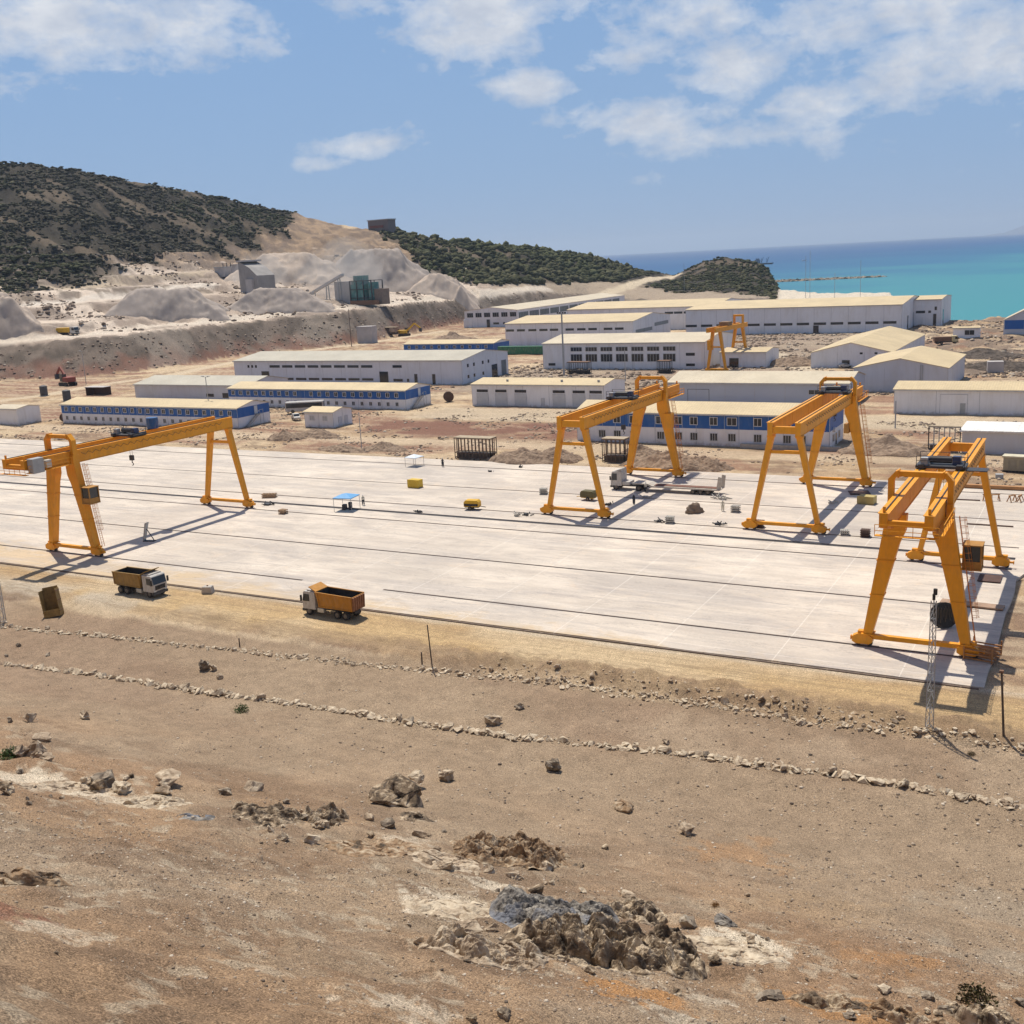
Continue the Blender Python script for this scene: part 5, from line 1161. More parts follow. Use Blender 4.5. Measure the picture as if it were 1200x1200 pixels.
q = ground_hit(526, 471); t = empty('cable_drum', tuple(q), R(40), 'large brown cable drum at the right end of the blue and white dormitory', 'drum'); MB().cyl((0, -.7, 1.5), (0, -.5, 1.5), 1.5, n=20).cyl((0, .5, 1.5), (0, .7, 1.5), 1.5, n=20).cyl((0, -.5, 1.5), (0, .5, 1.5), .9, n=16).build('drum', WOODD, t)
q = ground_hit(76, 494); t = empty('cable_drum', tuple(q), R(70), 'dark drum at the left end of the nearest dormitory', 'drum'); MB().cyl((0, -.7, 1.2), (0, -.5, 1.2), 1.2, n=20).cyl((0, .5, 1.2), (0, .7, 1.2), 1.2, n=20).cyl((0, -.5, 1.2), (0, .5, 1.2), .8, n=16).build('drum', WOODD, t)
q = flat_hit(615, 415); t = empty('shipping_container', tuple(q), 0, 'green container at the left foot of the storage hall', 'container'); MB().box(-12.5, 12.5, -1.3, 1.3, .1, 3.4).build('body', GREEN, t)
k = MB(); [k.box(-12 + i * .8, -11.7 + i * .8, -1.36, -1.3, .2, 3.2) for i in range(30)]; k.build('ribs', GREEN, t)
crate('site_box', 'small grey cabin on the rubble right of the rounded shed', 'cabin', on(1166, 436), R(10), (4.4, 3, 3.2), PALEG)
crate('site_box', 'small grey box on the ground behind the nearest crane, left of the generator', 'box', on(1171, 561), R(10), (1.2, .9, .8), GREY)
crate('site_cabin', 'grey square cabin on the red soil below the crusher embankment', 'cabin', on(431, 402), R(5), (9, 6, 9), PALEG)
crate('site_cabin', 'white cabin at the left of the long factory hall, under the embankment', 'cabin', on(551, 384), R(2), (6, 5, 5), WALLW)
t = empty('drain_pipe_run', tuple(ground_hit(925, 527)), R(0), 'grey concrete beam lying on the dirt in front of the office building', 'beam'); MB().box(-10, 10, -.5, .5, 0, .9).build('beam', CONCR, t)

# ================================================================ people
def person(loc, rz, label, top, legs=CLOTHD):
    t = empty('person', loc, rz, label, 'person')
    J = [(0, 0, .95), (0, 0, 1.2), (0, 0, 1.42), (0, 0, 1.52), (0, .02, 1.66), (-.1, 0, .9), (-.13, .06, .5), (-.13, 0, .06), (.1, 0, .9), (.13, -.05, .5), (.14, -.06, .06), (-.2, 0, 1.4), (-.28, .02, 1.12), (-.26, .12, .88), (.2, 0, 1.4), (.28, .02, 1.12), (.25, .14, .9), (-.13, .16, .04), (.14, .1, .04)]
    Ed = [(0, 1), (1, 2), (2, 3), (3, 4), (0, 5), (5, 6), (6, 7), (0, 8), (8, 9), (9, 10), (2, 11), (11, 12), (12, 13), (2, 14), (14, 15), (15, 16), (7, 17), (10, 18)]
    rad = [.15, .14, .15, .06, .105, .1, .075, .05, .1, .075, .05, .075, .05, .035, .075, .05, .035, .04, .04]
    me = bpy.data.meshes.new('body'); me.from_pydata(J, Ed, []); o = bpy.data.objects.new('body', me); COL.objects.link(o); o.parent = t
    m = o.modifiers.new('skin', 'SKIN'); me.skin_vertices.new() if not me.skin_vertices else None
    for i, r in enumerate(rad): me.skin_vertices[0].data[i].radius = (r, r * .8)
    me.skin_vertices[0].data[0].use_root = True
    o.modifiers.new('s', 'SUBSURF').levels = 1; me.materials.append(top)
    MB().cyl((0, .02, 1.68), (0, .02, 1.8), .13, .08, n=10).build('helmet', FRAME, t)
    for sx in (-.115, .115): MB().beam((sx, 0, .94), (sx * 1.15, .03, .12), .24, .24, .16, .16, up=(0, 1, 0)).build('trousers', legs, t)
    return t
person(at(743, 591), R(150), 'person in dark clothes standing on the slab under the middle crane', CLOTHD)
person(at(757, 577), R(60), 'person in a pale shirt standing by the front of the white lorry', CLOTHW)
person(at(847, 599), R(200), 'person in pale clothes on the slab to the right of the tarpaulin heap', CLOTHW, CLOTHW)
person(at(519, 547), R(20), 'person in dark clothes far back on the slab right of the pale canopy', CLOTHD)
person(at(426, 592), R(220), 'person standing at the right side of the blue canopy', CLOTHW)

# ================================================================ dirt heaps, quarry plant
SOIL = mat('heap_soil', (.28, .20, .14), .95, .3, 1.5, bump=.8, bscale=3, dirt=(.40, .31, .22))
def stockpile(label, px0, px1, pyb, d, h, m, flat=.3, depth=26):
    """stockpile with a ridge, base between two picture columns at distance d"""
    g0 = ground_hit(max(2, (px0 + px1) / 2), pyb); d = math.hypot(g0.x, g0.y) + depth * .55
    A_, B_ = pix_dir(px0, pyb), pix_dir(px1, pyb); a = Vector((A_.x, A_.y)).normalized() * d; b = Vector((B_.x, B_.y)).normalized() * d
    c = (a + b) / 2; L = (b - a).length; ang = math.atan2((b - a).y, (b - a).x); n, mrow = 90, 50
    I, J = np.meshgrid(np.arange(n + 1), np.arange(mrow + 1)); x = (I / n - .5) * L * 1.06; y = (J / mrow - .5) * depth * 1.1
    wx = x + (fbm(x / 9, y / 9, 3, int(px0) % 89) - .5) * 8; fx = np.minimum(1, (1 - np.abs(wx) / (L / 2)) / (1 - flat)); fy = 1 - np.abs(y) / (depth / 2)
    z = h * np.minimum(np.minimum(fx, fy * 1.25), 1); z = z * (1 + (fbm(x / 8, y / 8, 3, 7) - .5) * .35) + (fbm(x / 2.5, y / 12, 3, 8) - .5) * .10 * h * (z > 0)
    wx_ = c.x + x * math.cos(ang) - y * math.sin(ang); wy_ = c.y + x * math.sin(ang) + y * math.cos(ang); base_ = terrain(wx_, wy_)
    bz = float(np.percentile(base_[z > 0], 45)); zz_ = np.maximum(np.maximum(z, 0) + np.minimum(bz, base_), base_ - .5); zz_ = np.where(z <= 0, base_ - 1.0, zz_)
    me = grid_mesh('stockpile', wx_, wy_, zz_); me.materials.append(m)
    o = bpy.data.objects.new('stockpile', me); COL.objects.link(o); tag(o, label, 'stockpile', 'gravel stockpiles in the quarry'); return o
def mound(label, loc, sx, sy, h, m, seed, rz=0):
    n = 64; I, J = np.meshgrid(np.arange(n + 1), np.arange(n + 1)); x = (I / n * 2 - 1) * 1.15; y = (J / n * 2 - 1) * 1.15
    r = np.hypot(x, y) + (fbm(x * 2.2 + seed, y * 2.2, 4, seed) - .5) * .55; e = np.clip(1 - r, 0, 1)
    z = h * e ** .85 * (.55 + .9 * fbm(x * 2 + seed, y * 3, 4, seed + 3)) + sm(e, 0, .15) * (fbm(x * sx * .9, y * sy * .9, 4, seed + 5, .65) - .35) * .9
    X = loc[0] + x * sx; Y = loc[1] + y * sy; Z = terrain(X, Y) + np.where(e > 0, z, -.3)
    me = grid_mesh('earth_heap', X, Y, Z); me.materials.append(m); me.polygons.foreach_set('use_smooth', np.zeros(len(me.polygons), bool))
    o = bpy.data.objects.new('earth_heap', me); COL.objects.link(o); tag(o, label, 'heap'); return o
for i, (px, py, sx, sy, sz, lab) in enumerate(((612, 541, 8, 4, 2.4, 'left brown earth heap by the slab edge, left of the middle crane'), (650, 539, 6, 4, 2.2, 'earth heap between the rusty cage and the middle crane near leg'), (790, 548, 10, 4, 2.4, 'long earth heap behind the lorry cab'), (826, 549, 5, 3, 2.0, 'earth heap tapering off right of the middle crane'),
        (752, 535, 5, 3, 1.8, 'low earth heap in front of the office windows, inside the middle crane'), (1040, 530, 9, 5, 2.4, 'pale earth heap right of the third crane, before the low office'), (335, 515, 6, 3, 1.6, 'earth heap on the far edge of the slab below the small white cabin'), (370, 511, 8, 3, 1.4, 'earth heap spread before the small white cabin'),
        (400, 528, 7, 2.5, 1.1, 'low earth ridge left of the thin pole with a stone base'), (450, 527, 6, 2.5, 1.2, 'low earth ridge right of the thin pole with a stone base'), (930, 428, 9, 6, 3.0, 'pale rubble heap between the small gantry and the wide shed'), (530, 400, 14, 8, 3.5, 'brown rubble heap by the left side of the storage hall'),
        (1150, 418, 14, 8, 2.2, 'dark rubble heap to the right of the sheds'), (1172, 432, 12, 6, 2.0, 'dark rubble heap close to the small grey cabin'), (960, 425, 7, 4, 3.0, 'dark scrap heap left of the wide shed'))):
    p = ground_hit(px, py); mound(lab, (p.x, p.y), sx, sy, sz * 1.15, SOIL if i not in (12, 13, 14) else mat('dark_scrap', (.10, .078, .062), .95, .4, 1, bump=.8, bscale=2), i * 7 + 1)
GRAV = mat('stockpile_grey', (.34, .285, .245), .95, .15, .12, bump=.9, bscale=1.5, dirt=(.45, .38, .32), dirt_amt=.5); GRAVP = mat('stockpile_pale', (.44, .355, .285), .95, .15, .12, bump=.9, bscale=1.5, dirt=(.58, .48, .385), dirt_amt=.6)
stockpile('grey gravel stockpile with a broad flat top left of the crusher, second from the left', 120, 268, 378, 588, 13, GRAV, .42, 34)
stockpile('smaller grey gravel stockpile directly right of the flat-topped one', 262, 392, 367, 612, 11.5, GRAV, .35, 34)
stockpile('large dark grey heap on the terrace above the teal crusher', 366, 520, 338, 790, 22, GRAV, .35, 60)
stockpile('grey tip slope left of the large dark heap, below the hilltop sand', 262, 420, 335, 830, 16, GRAVP, .3, 60)
stockpile('pale spoil heap cut by the left edge beside the mustard quarry truck', -70, 52, 400, 566, 19, GRAVP, .2, 34)
stockpile('pale bright spoil heap right of the teal crusher', 470, 560, 350, 740, 13, GRAVP, .2, 34)
# crusher plant
q = ground_hit(430, 357); t = empty('crushing_plant', tuple(q), R(-12), 'teal crushing plant with dusty silos on the quarry terrace', 'crusher')
MB().box(-9, 3, -4, 4, 0, 12).box(-7, 0, -3, 3, 12, 17).build('tower', TEAL, t); MB().cyl((7, 0, 3), (7, 0, 13), 3.2, n=14).cyl((7, 0, 3), (7, 0, 0), 3.2, 1, n=14).build('silo', TEAL, t)
k = MB(); [k.beam((a, b, 0), (a, b, 14), .5, .5) for a in (-9, -3, 3, 10) for b in (-4.5, 4.5)]; [k.beam((-9, b, z), (10, b, z), .4, .4) for b in (-4.5, 4.5) for z in (4, 9, 14)]; k.build('frame', DARKST, t)
MB().box(10.5, 17, -3, 3, 0, 9).build('feed_hopper', mat('hopper_brown', (.2, .16, .13), .8), t); MB().box(-8, 16, -6, -4.6, 0, 2.6).build('machine_base', RUST, t)
MB().box(-26, -10, -2, 6, 0, 14).build('screen_house', PALEG, t)
q = ground_hit(392, 352); t = empty('conveyor', tuple(q), R(-15), 'long sloping conveyor running up to the crushing plant', 'conveyor'); MB().beam((-46, 0, -3), (10, 0, 15), 2.2, 1.4).build('belt_gallery', PALEG, t)
for x_ in (-34, -20, -6, 6): MB().beam((x_, -1.5, -6), (x_, -.7, -3 + (x_ + 46) / 56 * 18), .5, .5).beam((x_, 1.5, -6), (x_, .7, -3 + (x_ + 46) / 56 * 18), .5, .5).beam((x_, -1.6, 0), (x_, 1.6, 0), .4, .4).build('support_leg', GREY, t)
q = ground_hit(303, 345); t = empty('screening_block', tuple(q), R(-20), 'grey concrete screening block left of the crushing plant', 'plant building')
MB().prism([(-11, -4), (11, -4), (11, 11), (2, 16), (-11, 20)], 'y', -6, 6).build('wall', mat('block_grey', (.30, .28, .265), .9, .15, .2), t); MB().box(-1, 7, -7.5, -6, 0, 9).build('bay', PALEG, t); MB().box(-12, -4, -6.5, 6.5, 19.5, 20.5).build('cap', PALEG, t)  # wall a darker grey than the bay and cap
for (px, py, lab) in ((262, 325, 'small grey machine house on the pale quarry terrace, left of the screening block'), (281, 322, 'tiny grey machine between the machine house and the screening block')):
    q = ground_hit(px, py); t = empty('machine_house', tuple(q), R(-10), lab, 'machine'); MB().box(-5, 5, -3, 3, 0, 6).build('wall', PALEG, t); MB().box(-5.5, 5.5, -3.4, 3.4, 6, 6.6).build('roof', GREY, t); k = MB(); [k.beam((a, 3.6, 0), (a, 3.6, 9), .4, .4) for a in (-4, 0, 4)]; k.build('frame', DARKST, t)
def excavator(px, py, rz, label, m, s=1.0):
    q = ground_hit(px, py); t = empty('excavator', tuple(q), R(rz), label, 'excavator'); t.scale = (s,) * 3
    for y in (-1.2, 1.2): MB().prism([(-2, .2), (-1.6, 0), (1.6, 0), (2, .2), (2, .7), (1.6, .9), (-1.6, .9), (-2, .7)], 'y', y - .3, y + .3).build('track', BLACK, t)
    MB().box(-2.2, 1.2, -1.2, 1.2, 1.0, 2.2).build('body', m, t, bevel=.1); MB().box(.2, 1.7, .1, 1.2, 1.1, 2.9).build('cab', GLASSD, t)
    MB().beam((1.0, -.3, 1.8), (4.0, -.3, 4.4), .4, .6).beam((4.0, -.3, 4.4), (6.2, -.3, 2.6), .35, .5).build('boom', m, t); MB().prism([(5.7, 2.7), (6.6, 2.6), (6.5, 1.3), (5.6, 1.5)], 'y', -.8, .2).build('bucket', DARKST, t)
excavator(80, 452, 165, 'dark red excavator working at the foot of the embankment', mat('exc_red', (.25, .06, .04), .6), 1.6)
excavator(474, 394, 20, 'yellow excavator beside stacked steel at the foot of the embankment', YMACH, 1.6)
for (px, py, lab) in ((476, 392, 'rusty steel stack right beneath the embankment, near the yellow excavator'), ):
    cage('steel_stack', lab, px - 18, py, 9, 4, 4, RUST)

# ================================================================ sea things
q = flat_hit(893, 310, -5); t = empty('dredger', (q.x, q.y, -5.4), R(-20), 'dark work ship with deck cranes out at sea beyond the headland', 'ship')
MB().prism([(-26, 0), (24, 0), (30, 4), (-28, 4)], 'y', -6, 6).build('hull', mat('hull_dark', (.03, .07, .10), .6), t); MB().box(-18, -8, -4, 4, 4, 12).box(-16, -10, -3, 3, 12, 15).build('bridge', mat('ship_grey', (.15, .2, .24)), t)
for x_ in (-2, 14): MB().beam((x_, 0, 4), (x_ + 6, 0, 18), .8, .8).beam((x_, 0, 4), (x_, 0, 15), 1, 1).build('deck_crane', mat('ship_grey', (1, 1, 1)), t)
q = flat_hit(942, 306, -5); t = empty('motor_boat', (q.x, q.y, -5.2), R(30), 'tiny white boat on the blue water right of the dark ship', 'boat'); MB().prism([(-6, 0), (5, 0), (7.5, 2), (-6.3, 2)], 'y', -2, 2).build('hull', BOATW, t); MB().box(-3, 2, -1.4, 1.4, 2, 4).build('cabin', BOATW, t)
# breakwater
def rockhull(rr, sx, sy, sz, n=16):
    bm = bmesh.new()
    for _ in range(n):
        v = Vector((rr.gauss(0, 1), rr.gauss(0, 1), rr.gauss(0, 1))).normalized() * rr.uniform(.82, 1.05); bm.verts.new((v.x * sx, v.y * sy, v.z * sz))
    bmesh.ops.convex_hull(bm, input=bm.verts); geo = [v for v in bm.verts if not v.link_faces]; bmesh.ops.delete(bm, geom=geo, context='VERTS'); return bm
def rocks_mesh(name, items, m, rr, amp=.0, n=16, cuts=0):
    """items: (x, y, z, sx, sy, sz, rotz) - one mesh"""
    V, F = [], []
    for (x, y, z, sx, sy, sz, a) in items:
        bm = rockhull(rr, sx, sy, sz, n)
        if cuts: 
            bmesh.ops.bevel(bm, geom=bm.edges[:], offset=min(sx, sy, sz) * .07, segments=1, affect='EDGES', clamp_overlap=True)
            bmesh.ops.triangulate(bm, faces=bm.faces[:]); bmesh.ops.subdivide_edges(bm, edges=bm.edges[:], cuts=cuts, use_grid_fill=True)
            k = 1.6 / max(sx, sy, sz); o_ = Vector((x * 3.1, y * 1.7, 0))
            for v in bm.verts:
                nn = v.co.normalized(); d = mnoise.fractal(v.co * k * 1.3 + o_, .8, 2.2, 4); r_ = abs(mnoise.noise(v.co * k * 3 + o_)); v.co += nn * (d * amp - r_ * amp * .7) * min(sx, sy, sz)
        c, s = math.cos(a), math.sin(a); b = len(V); bm.verts.index_update()
        V += [(x + v.co.x * c - v.co.y * s, y + v.co.x * s + v.co.y * c, z + v.co.z) for v in bm.verts]; F += [tuple(b + v.index for v in f.verts) for f in bm.faces]; bm.free()
    me = bpy.data.meshes.new(name); me.from_pydata(V, [], F); me.materials.append(m); me.update(); return me
rr = random.Random(5)
p0, p1 = flat_hit(900, 331, -5), flat_hit(1034, 324.5, -5); its = []
for i in range(380):
    f = rr.random(); p = p0.lerp(p1, f); h = 2.2 * (1 - f * .5); y = rr.uniform(-1, 1); its.append((p.x + rr.uniform(-3, 3), p.y + y * 10, -5.3 + (1 - abs(y)) * h, rr.uniform(2, 4.5), rr.uniform(2, 4), rr.uniform(1, 2), rr.uniform(0, 6)))
me = rocks_mesh('breakwater', its, ROCKG, rr, n=10); o = bpy.data.objects.new('breakwater', me); COL.objects.link(o); tag(o, 'low rock breakwater reaching into the turquoise water', 'breakwater')
# distant mountainous island on the horizon
ib = []; n = 40; pa = pix_dir(1150, 272); pb = pix_dir(1290, 262)
a0, a1 = math.atan2(pa.x, pa.y), math.atan2(pb.x, pb.y); prof = np.interp(np.linspace(0, 1, n), [0, .1, .2, .3, .4, .55, .75, 1], [0, 30, 45, 110, 190, 260, 330, 150])
V = []; F = []
for i in range(n):
    a = a0 + (a1 - a0) * i / (n - 1); z = prof[i] * (1 + .25 * (mnoise.noise(Vector((i * .6, 0, 0)))))
    for dd, zz in ((21000, -5), (22500, z * .55), (24000, z), (27000, -5)): V.append((math.sin(a) * dd, math.cos(a) * dd, zz - 5))
for i in range(n - 1):
    for k_ in range(3): F.append((i * 4 + k_, (i + 1) * 4 + k_, (i + 1) * 4 + k_ + 1, i * 4 + k_ + 1))
me = bpy.data.meshes.new('distant_hills'); me.from_pydata(V, [], F); me.materials.append(mat('far_hills_haze_tint', (.10, .14, .22), .95, .1, .0005)); o = bpy.data.objects.new('distant_hills', me); COL.objects.link(o); tag(o, kind='structure')  # bluish haze of distance is put into the hill colour

# ================================================================ scrub and woodland on the hills
def bush_field(name, label, cat, pts, m, seed):
    """pts: (x, y, z, r, h)"""
    bm = bmesh.new(); bmesh.ops.create_icosphere(bm, subdivisions=1, radius=1); bv = np.array([v.co[:] for v in bm.verts]); bf = np.array([[v.index for v in f.verts] for f in bm.faces]); bm.free()
    P_ = np.array(pts); n = len(P_); rng = np.random.default_rng(seed); k = len(bv)
    jit = 1 + rng.uniform(-.42, .34, (n, k)); ang = rng.uniform(0, 6.28, n); c, s = np.cos(ang), np.sin(ang)
    X = bv[None, :, 0] * jit; Y = bv[None, :, 1] * jit; Z = bv[None, :, 2] * jit
    x = (X * c[:, None] - Y * s[:, None]) * P_[:, 3:4] + P_[:, 0:1]; y = (X * s[:, None] + Y * c[:, None]) * P_[:, 3:4] + P_[:, 1:2]; z = Z * P_[:, 4:5] + P_[:, 2:3] + P_[:, 4:5] * .55
    co = np.stack([x, y, z], -1).reshape(-1).astype(np.float32); fc = (bf[None] + (np.arange(n) * k)[:, None, None]).reshape(-1).astype(np.int32)
    me = bpy.data.meshes.new(name); me.vertices.add(n * k); me.vertices.foreach_set('co', co); me.loops.add(len(fc)); me.loops.foreach_set('vertex_index', fc)
    nf = len(fc) // 3; me.polygons.add(nf); me.polygons.foreach_set('loop_start', (np.arange(nf) * 3).astype(np.int32)); me.polygons.foreach_set('loop_total', np.full(nf, 3, np.int32)); me.update(calc_edges=True)
    me.materials.append(m); o = bpy.data.objects.new(name, me); COL.objects.link(o); tag(o, label, cat, kind='stuff'); return o
def bushmat(name, a, b, c):
    m = bpy.data.materials.new(name); m.use_nodes = True; t = NT(m.node_tree); bs = t.n['Principled BSDF']; g = t.n.new('ShaderNodeNewGeometry'); P = g.outputs['Position']
    cc = t.ramp(t.noise(P, .06, 6, .7), [(.35, a), (.5, b), (.68, c)]); cc = t.mix(1, cc, t.ramp(t.noise(P, .5, 4, .7), [(.3, .6), (.7, 1.4)]), 'MULTIPLY')
    cc = t.mix(t.m('MULTIPLY', t.ramp(t.noise(P, .009, 3, .5), [(.5, 0), (.62, 1)]), .6), cc, (.07, .078, .034))
    isl = g.outputs['Random Per Island']; cc = t.mix(1, cc, t.ramp(isl, [(0, .7), (1, 1.35)]), 'MULTIPLY')
    t.put(bs.inputs['Base Color'], cc); bs.inputs['Roughness'].default_value = .95; bs.inputs['Specular IOR Level'].default_value = .1
    bn = t.n.new('ShaderNodeBump'); bn.inputs['Strength'].default_value = 1; bn.inputs['Distance'].default_value = .6; t.l.new(t.noise(P, 1.1, 5, .7), bn.inputs['Height']); t.l.new(bn.outputs[0], bs.inputs['Normal']); return m
rng = np.random.default_rng(11)
def scatter(n, azlo, azhi, dlo, dhi, rmin, rmax, hf, dens=0.5):
    a = rng.uniform(azlo, azhi, n); d = np.sqrt(rng.uniform(dlo ** 2, dhi ** 2, n)); u = np.sin(a) * d; v = np.cos(a) * d
    az, dd, K, Z = kparam(u, v); vk = np.interp(az, VEGX, VEGK); vegn = (fbm(u / 25, v / 25, 4, 64) - .5) * 1.6
    veg = sm(K - vk + vegn, -.15, .25) * (1 - sm(fbm(u / 45, v / 14, 4, 65), .60, .66) * .85) * sm(fbm(u / 12, v / 12, 3, 77), .25, .45); ok = (rng.random(n) < veg) & (K < 7.35) & (K > 0)
    for pts, w, c_ in PATHS[:1] + PATHS[4:5]: ok &= seg_dist(u, v, pts) > w * 1.6
    u, v = u[ok], v[ok]; z = terrain(u, v); r = rng.uniform(rmin, rmax, len(u)) ** 1; r = rmin + (rmax - rmin) * rng.random(len(u)) ** 2
    return np.stack([u, v, z, r, r * hf * rng.uniform(.7, 1.2, len(u))], -1)
SCRUB = bushmat('scrub_leaves', (.065, .058, .046), (.09, .082, .054), (.12, .105, .078)); WOODM = bushmat('woodland_leaves', (.04, .045, .022), (.075, .075, .038), (.13, .115, .065))
bush_field('hillside_scrub', 'dark scrub covering the left hill', 'scrub', scatter(52000, AZ[0] - .25, AZ[362], 600, 1080, .6, 2.3, .45), SCRUB, 1)
bush_field('hillside_woodland', 'low dark woodland on the ridge between the quarry and the sea', 'woodland', scatter(18000, AZ[430], AZ[740], 690, 1170, 1.0, 3.8, .75), WOODM, 2)
bush_field('headland_scrub', 'dark scrub on the rocky headland', 'scrub', scatter(9000, AZ[740], AZ[914], 850, 1170, .9, 2.4, .5), WOODM, 3)

# ================================================================ stones and rock outcrops of the near slope
def stone(name, label, cat, px, py, wpx, m, seed, flat=.7, asp=.8, sink=.25, grp=None, cuts=2, amp=.35):
    p = ground_hit(px, py); dist = (p - Vector((0, 0, CAMH))).length; w = wpx * 1.15 * dist / FPX / 2; rr = random.Random(seed)
    me = rocks_mesh(name, [(0, 0, 0, w, w * asp, w * flat, rr.uniform(-.6, .6))], m, rr, amp, 15, cuts); o = bpy.data.objects.new(name, me); COL.objects.link(o)
    o.location = (p.x, p.y + w * .4, tz(p.x, p.y + w * .4) + w * flat * (.75 - sink)); return tag(o, label, cat, grp)
BL = [(97, 842 + 1, 14, ROCKT, 'round tan boulder alone on the gravel at the far left', .8), (33, 846, 15, ROCKT, 'tan boulder standing alone near the left edge, above the stone cluster', .9), (11, 847, 9, ROCKG, 'small stone left of the tan boulder near the left edge', .7),
      (38, 887, 26, ROCKT, 'upright tan boulder in the cluster at the left edge', .9), (46, 868, 22, ROCKT, 'palest boulder of the cluster at the left edge', .6), (52, 889, 17, ROCKT, 'small rounded boulder at the right foot of the left-edge cluster', .6), (15, 888, 26, ROCKT, 'boulder under the green bush at the left edge', .6),
      (115, 925, 32, ROCKG, 'rounded grey-brown boulder of the touching pair', .7), (97, 921, 16, ROCKT, 'tan stone touching the rounded grey-brown boulder', 1.0), (192, 921, 33, ROCKT, 'broad pale boulder with a notch in its front', .55), (188, 931, 22, ROCKT, 'low stone lying right below the broad pale boulder', .5),
      (262, 933, 18, ROCKG, 'thin dark stone lying between the pale boulder and the box-shaped one', .5), (295, 928, 25, ROCKT, 'box-shaped pale stone above the dark rocks', .55), (237, 787, 15, ROCKG, 'dark boulder on the bench below the orange dump truck', 1.0), (247, 787, 12, ROCKT, 'pale boulder right beside the dark one on the bench', .8), (257, 796, 9, ROCKT, 'small stone right of the boulder pair on the bench', .8),
      (575, 850, 24, ROCKT, 'tan boulder just above the middle of the near stone row', .65), (608, 832, 13, ROCKG, 'dark boulder uphill of the tan one on the gravel bench', .8), (522, 916, 21, ROCKT, 'pointed brown boulder right of the big undercut rock', .95), (648, 905, 20, ROCKG, 'dark grey pointed boulder alone on the gravel', 1.0),
      (730, 952, 28, ROCKO, 'flat reddish boulder on the gravel, left of the pale-topped one', .5), (805, 979, 20, ROCKT, 'pale-topped boulder with a black front alone on the gravel', .9), (847, 1084, 28, ROCKB, 'grey round boulder above the white rock patch', .6), (780, 873, 10, ROCKT, 'small round stone above the right half of the near stone row', .8), (828, 889, 12, ROCKG, 'stone on the near row right of the small round one', .8),
      (1100, 912, 10, ROCKG, 'dark dish-shaped stone above the right end of the near stone row', .5), (545, 1098, 32, ROCKT, 'rounded tan boulder left of the blackest rocks', .6), (552, 1198, 13, ROCKD, 'dark stone at the bottom edge below the black rocks', .8), (890, 1172, 18, ROCKG, 'grey stone near the bottom right rubble', .5), (905, 1172, 26, ROCKG, 'long grey stone beside the other near the bottom', .4), (1088, 1172, 16, ROCKG, 'grey stone left of the bottom right outcrop', .6),
      (455, 1118 - 26, 8, ROCKT, 'small pale stone on the bare ground left of the outcrops', .5), (7, 770, 5, ROCKG, 'tiny stone at the left edge of the upper bench', .8), (21, 758, 6, ROCKG, 'small dark stone, upper of the two at left on the bench', .8), (54, 769, 7, ROCKG, 'small dark stone, right one of the two on the left bench', .8), (65, 1118, 6, ROCKG, 'tiny dark stone on the bare slope at lower left', .7)]
for i, (px, py, w, m, lab, fl) in enumerate(BL): stone('boulder', lab, 'boulder', px, py, w, m, 100 + i, fl, grp='loose boulders on the gravel slope')
def worley(x, y, seed, ang=.5):
    """cell id noise: distance to nearest and per-cell randoms"""
    ix, iy = np.floor(x), np.floor(y); best = np.full(x.shape, 9.0); cx = np.zeros_like(x); cy = np.zeros_like(x); r = [np.zeros_like(x) for _ in range(3)]
    for dx in (-1, 0, 1):
        for dy in (-1, 0, 1):
            a, b = ix + dx, iy + dy; px_, py_ = a + _hash(a, b, seed), b + _hash(a, b, seed + 1); d = np.abs(x - px_) + np.abs(y - py_) * .8 + np.hypot(x - px_, y - py_); m = d < best
            best = np.where(m, d, best); cx = np.where(m, px_, cx); cy = np.where(m, py_, cy)
            for k_ in range(3): r[k_] = np.where(m, _hash(a, b, seed + 2 + k_), r[k_])
    return best, cx, cy, r
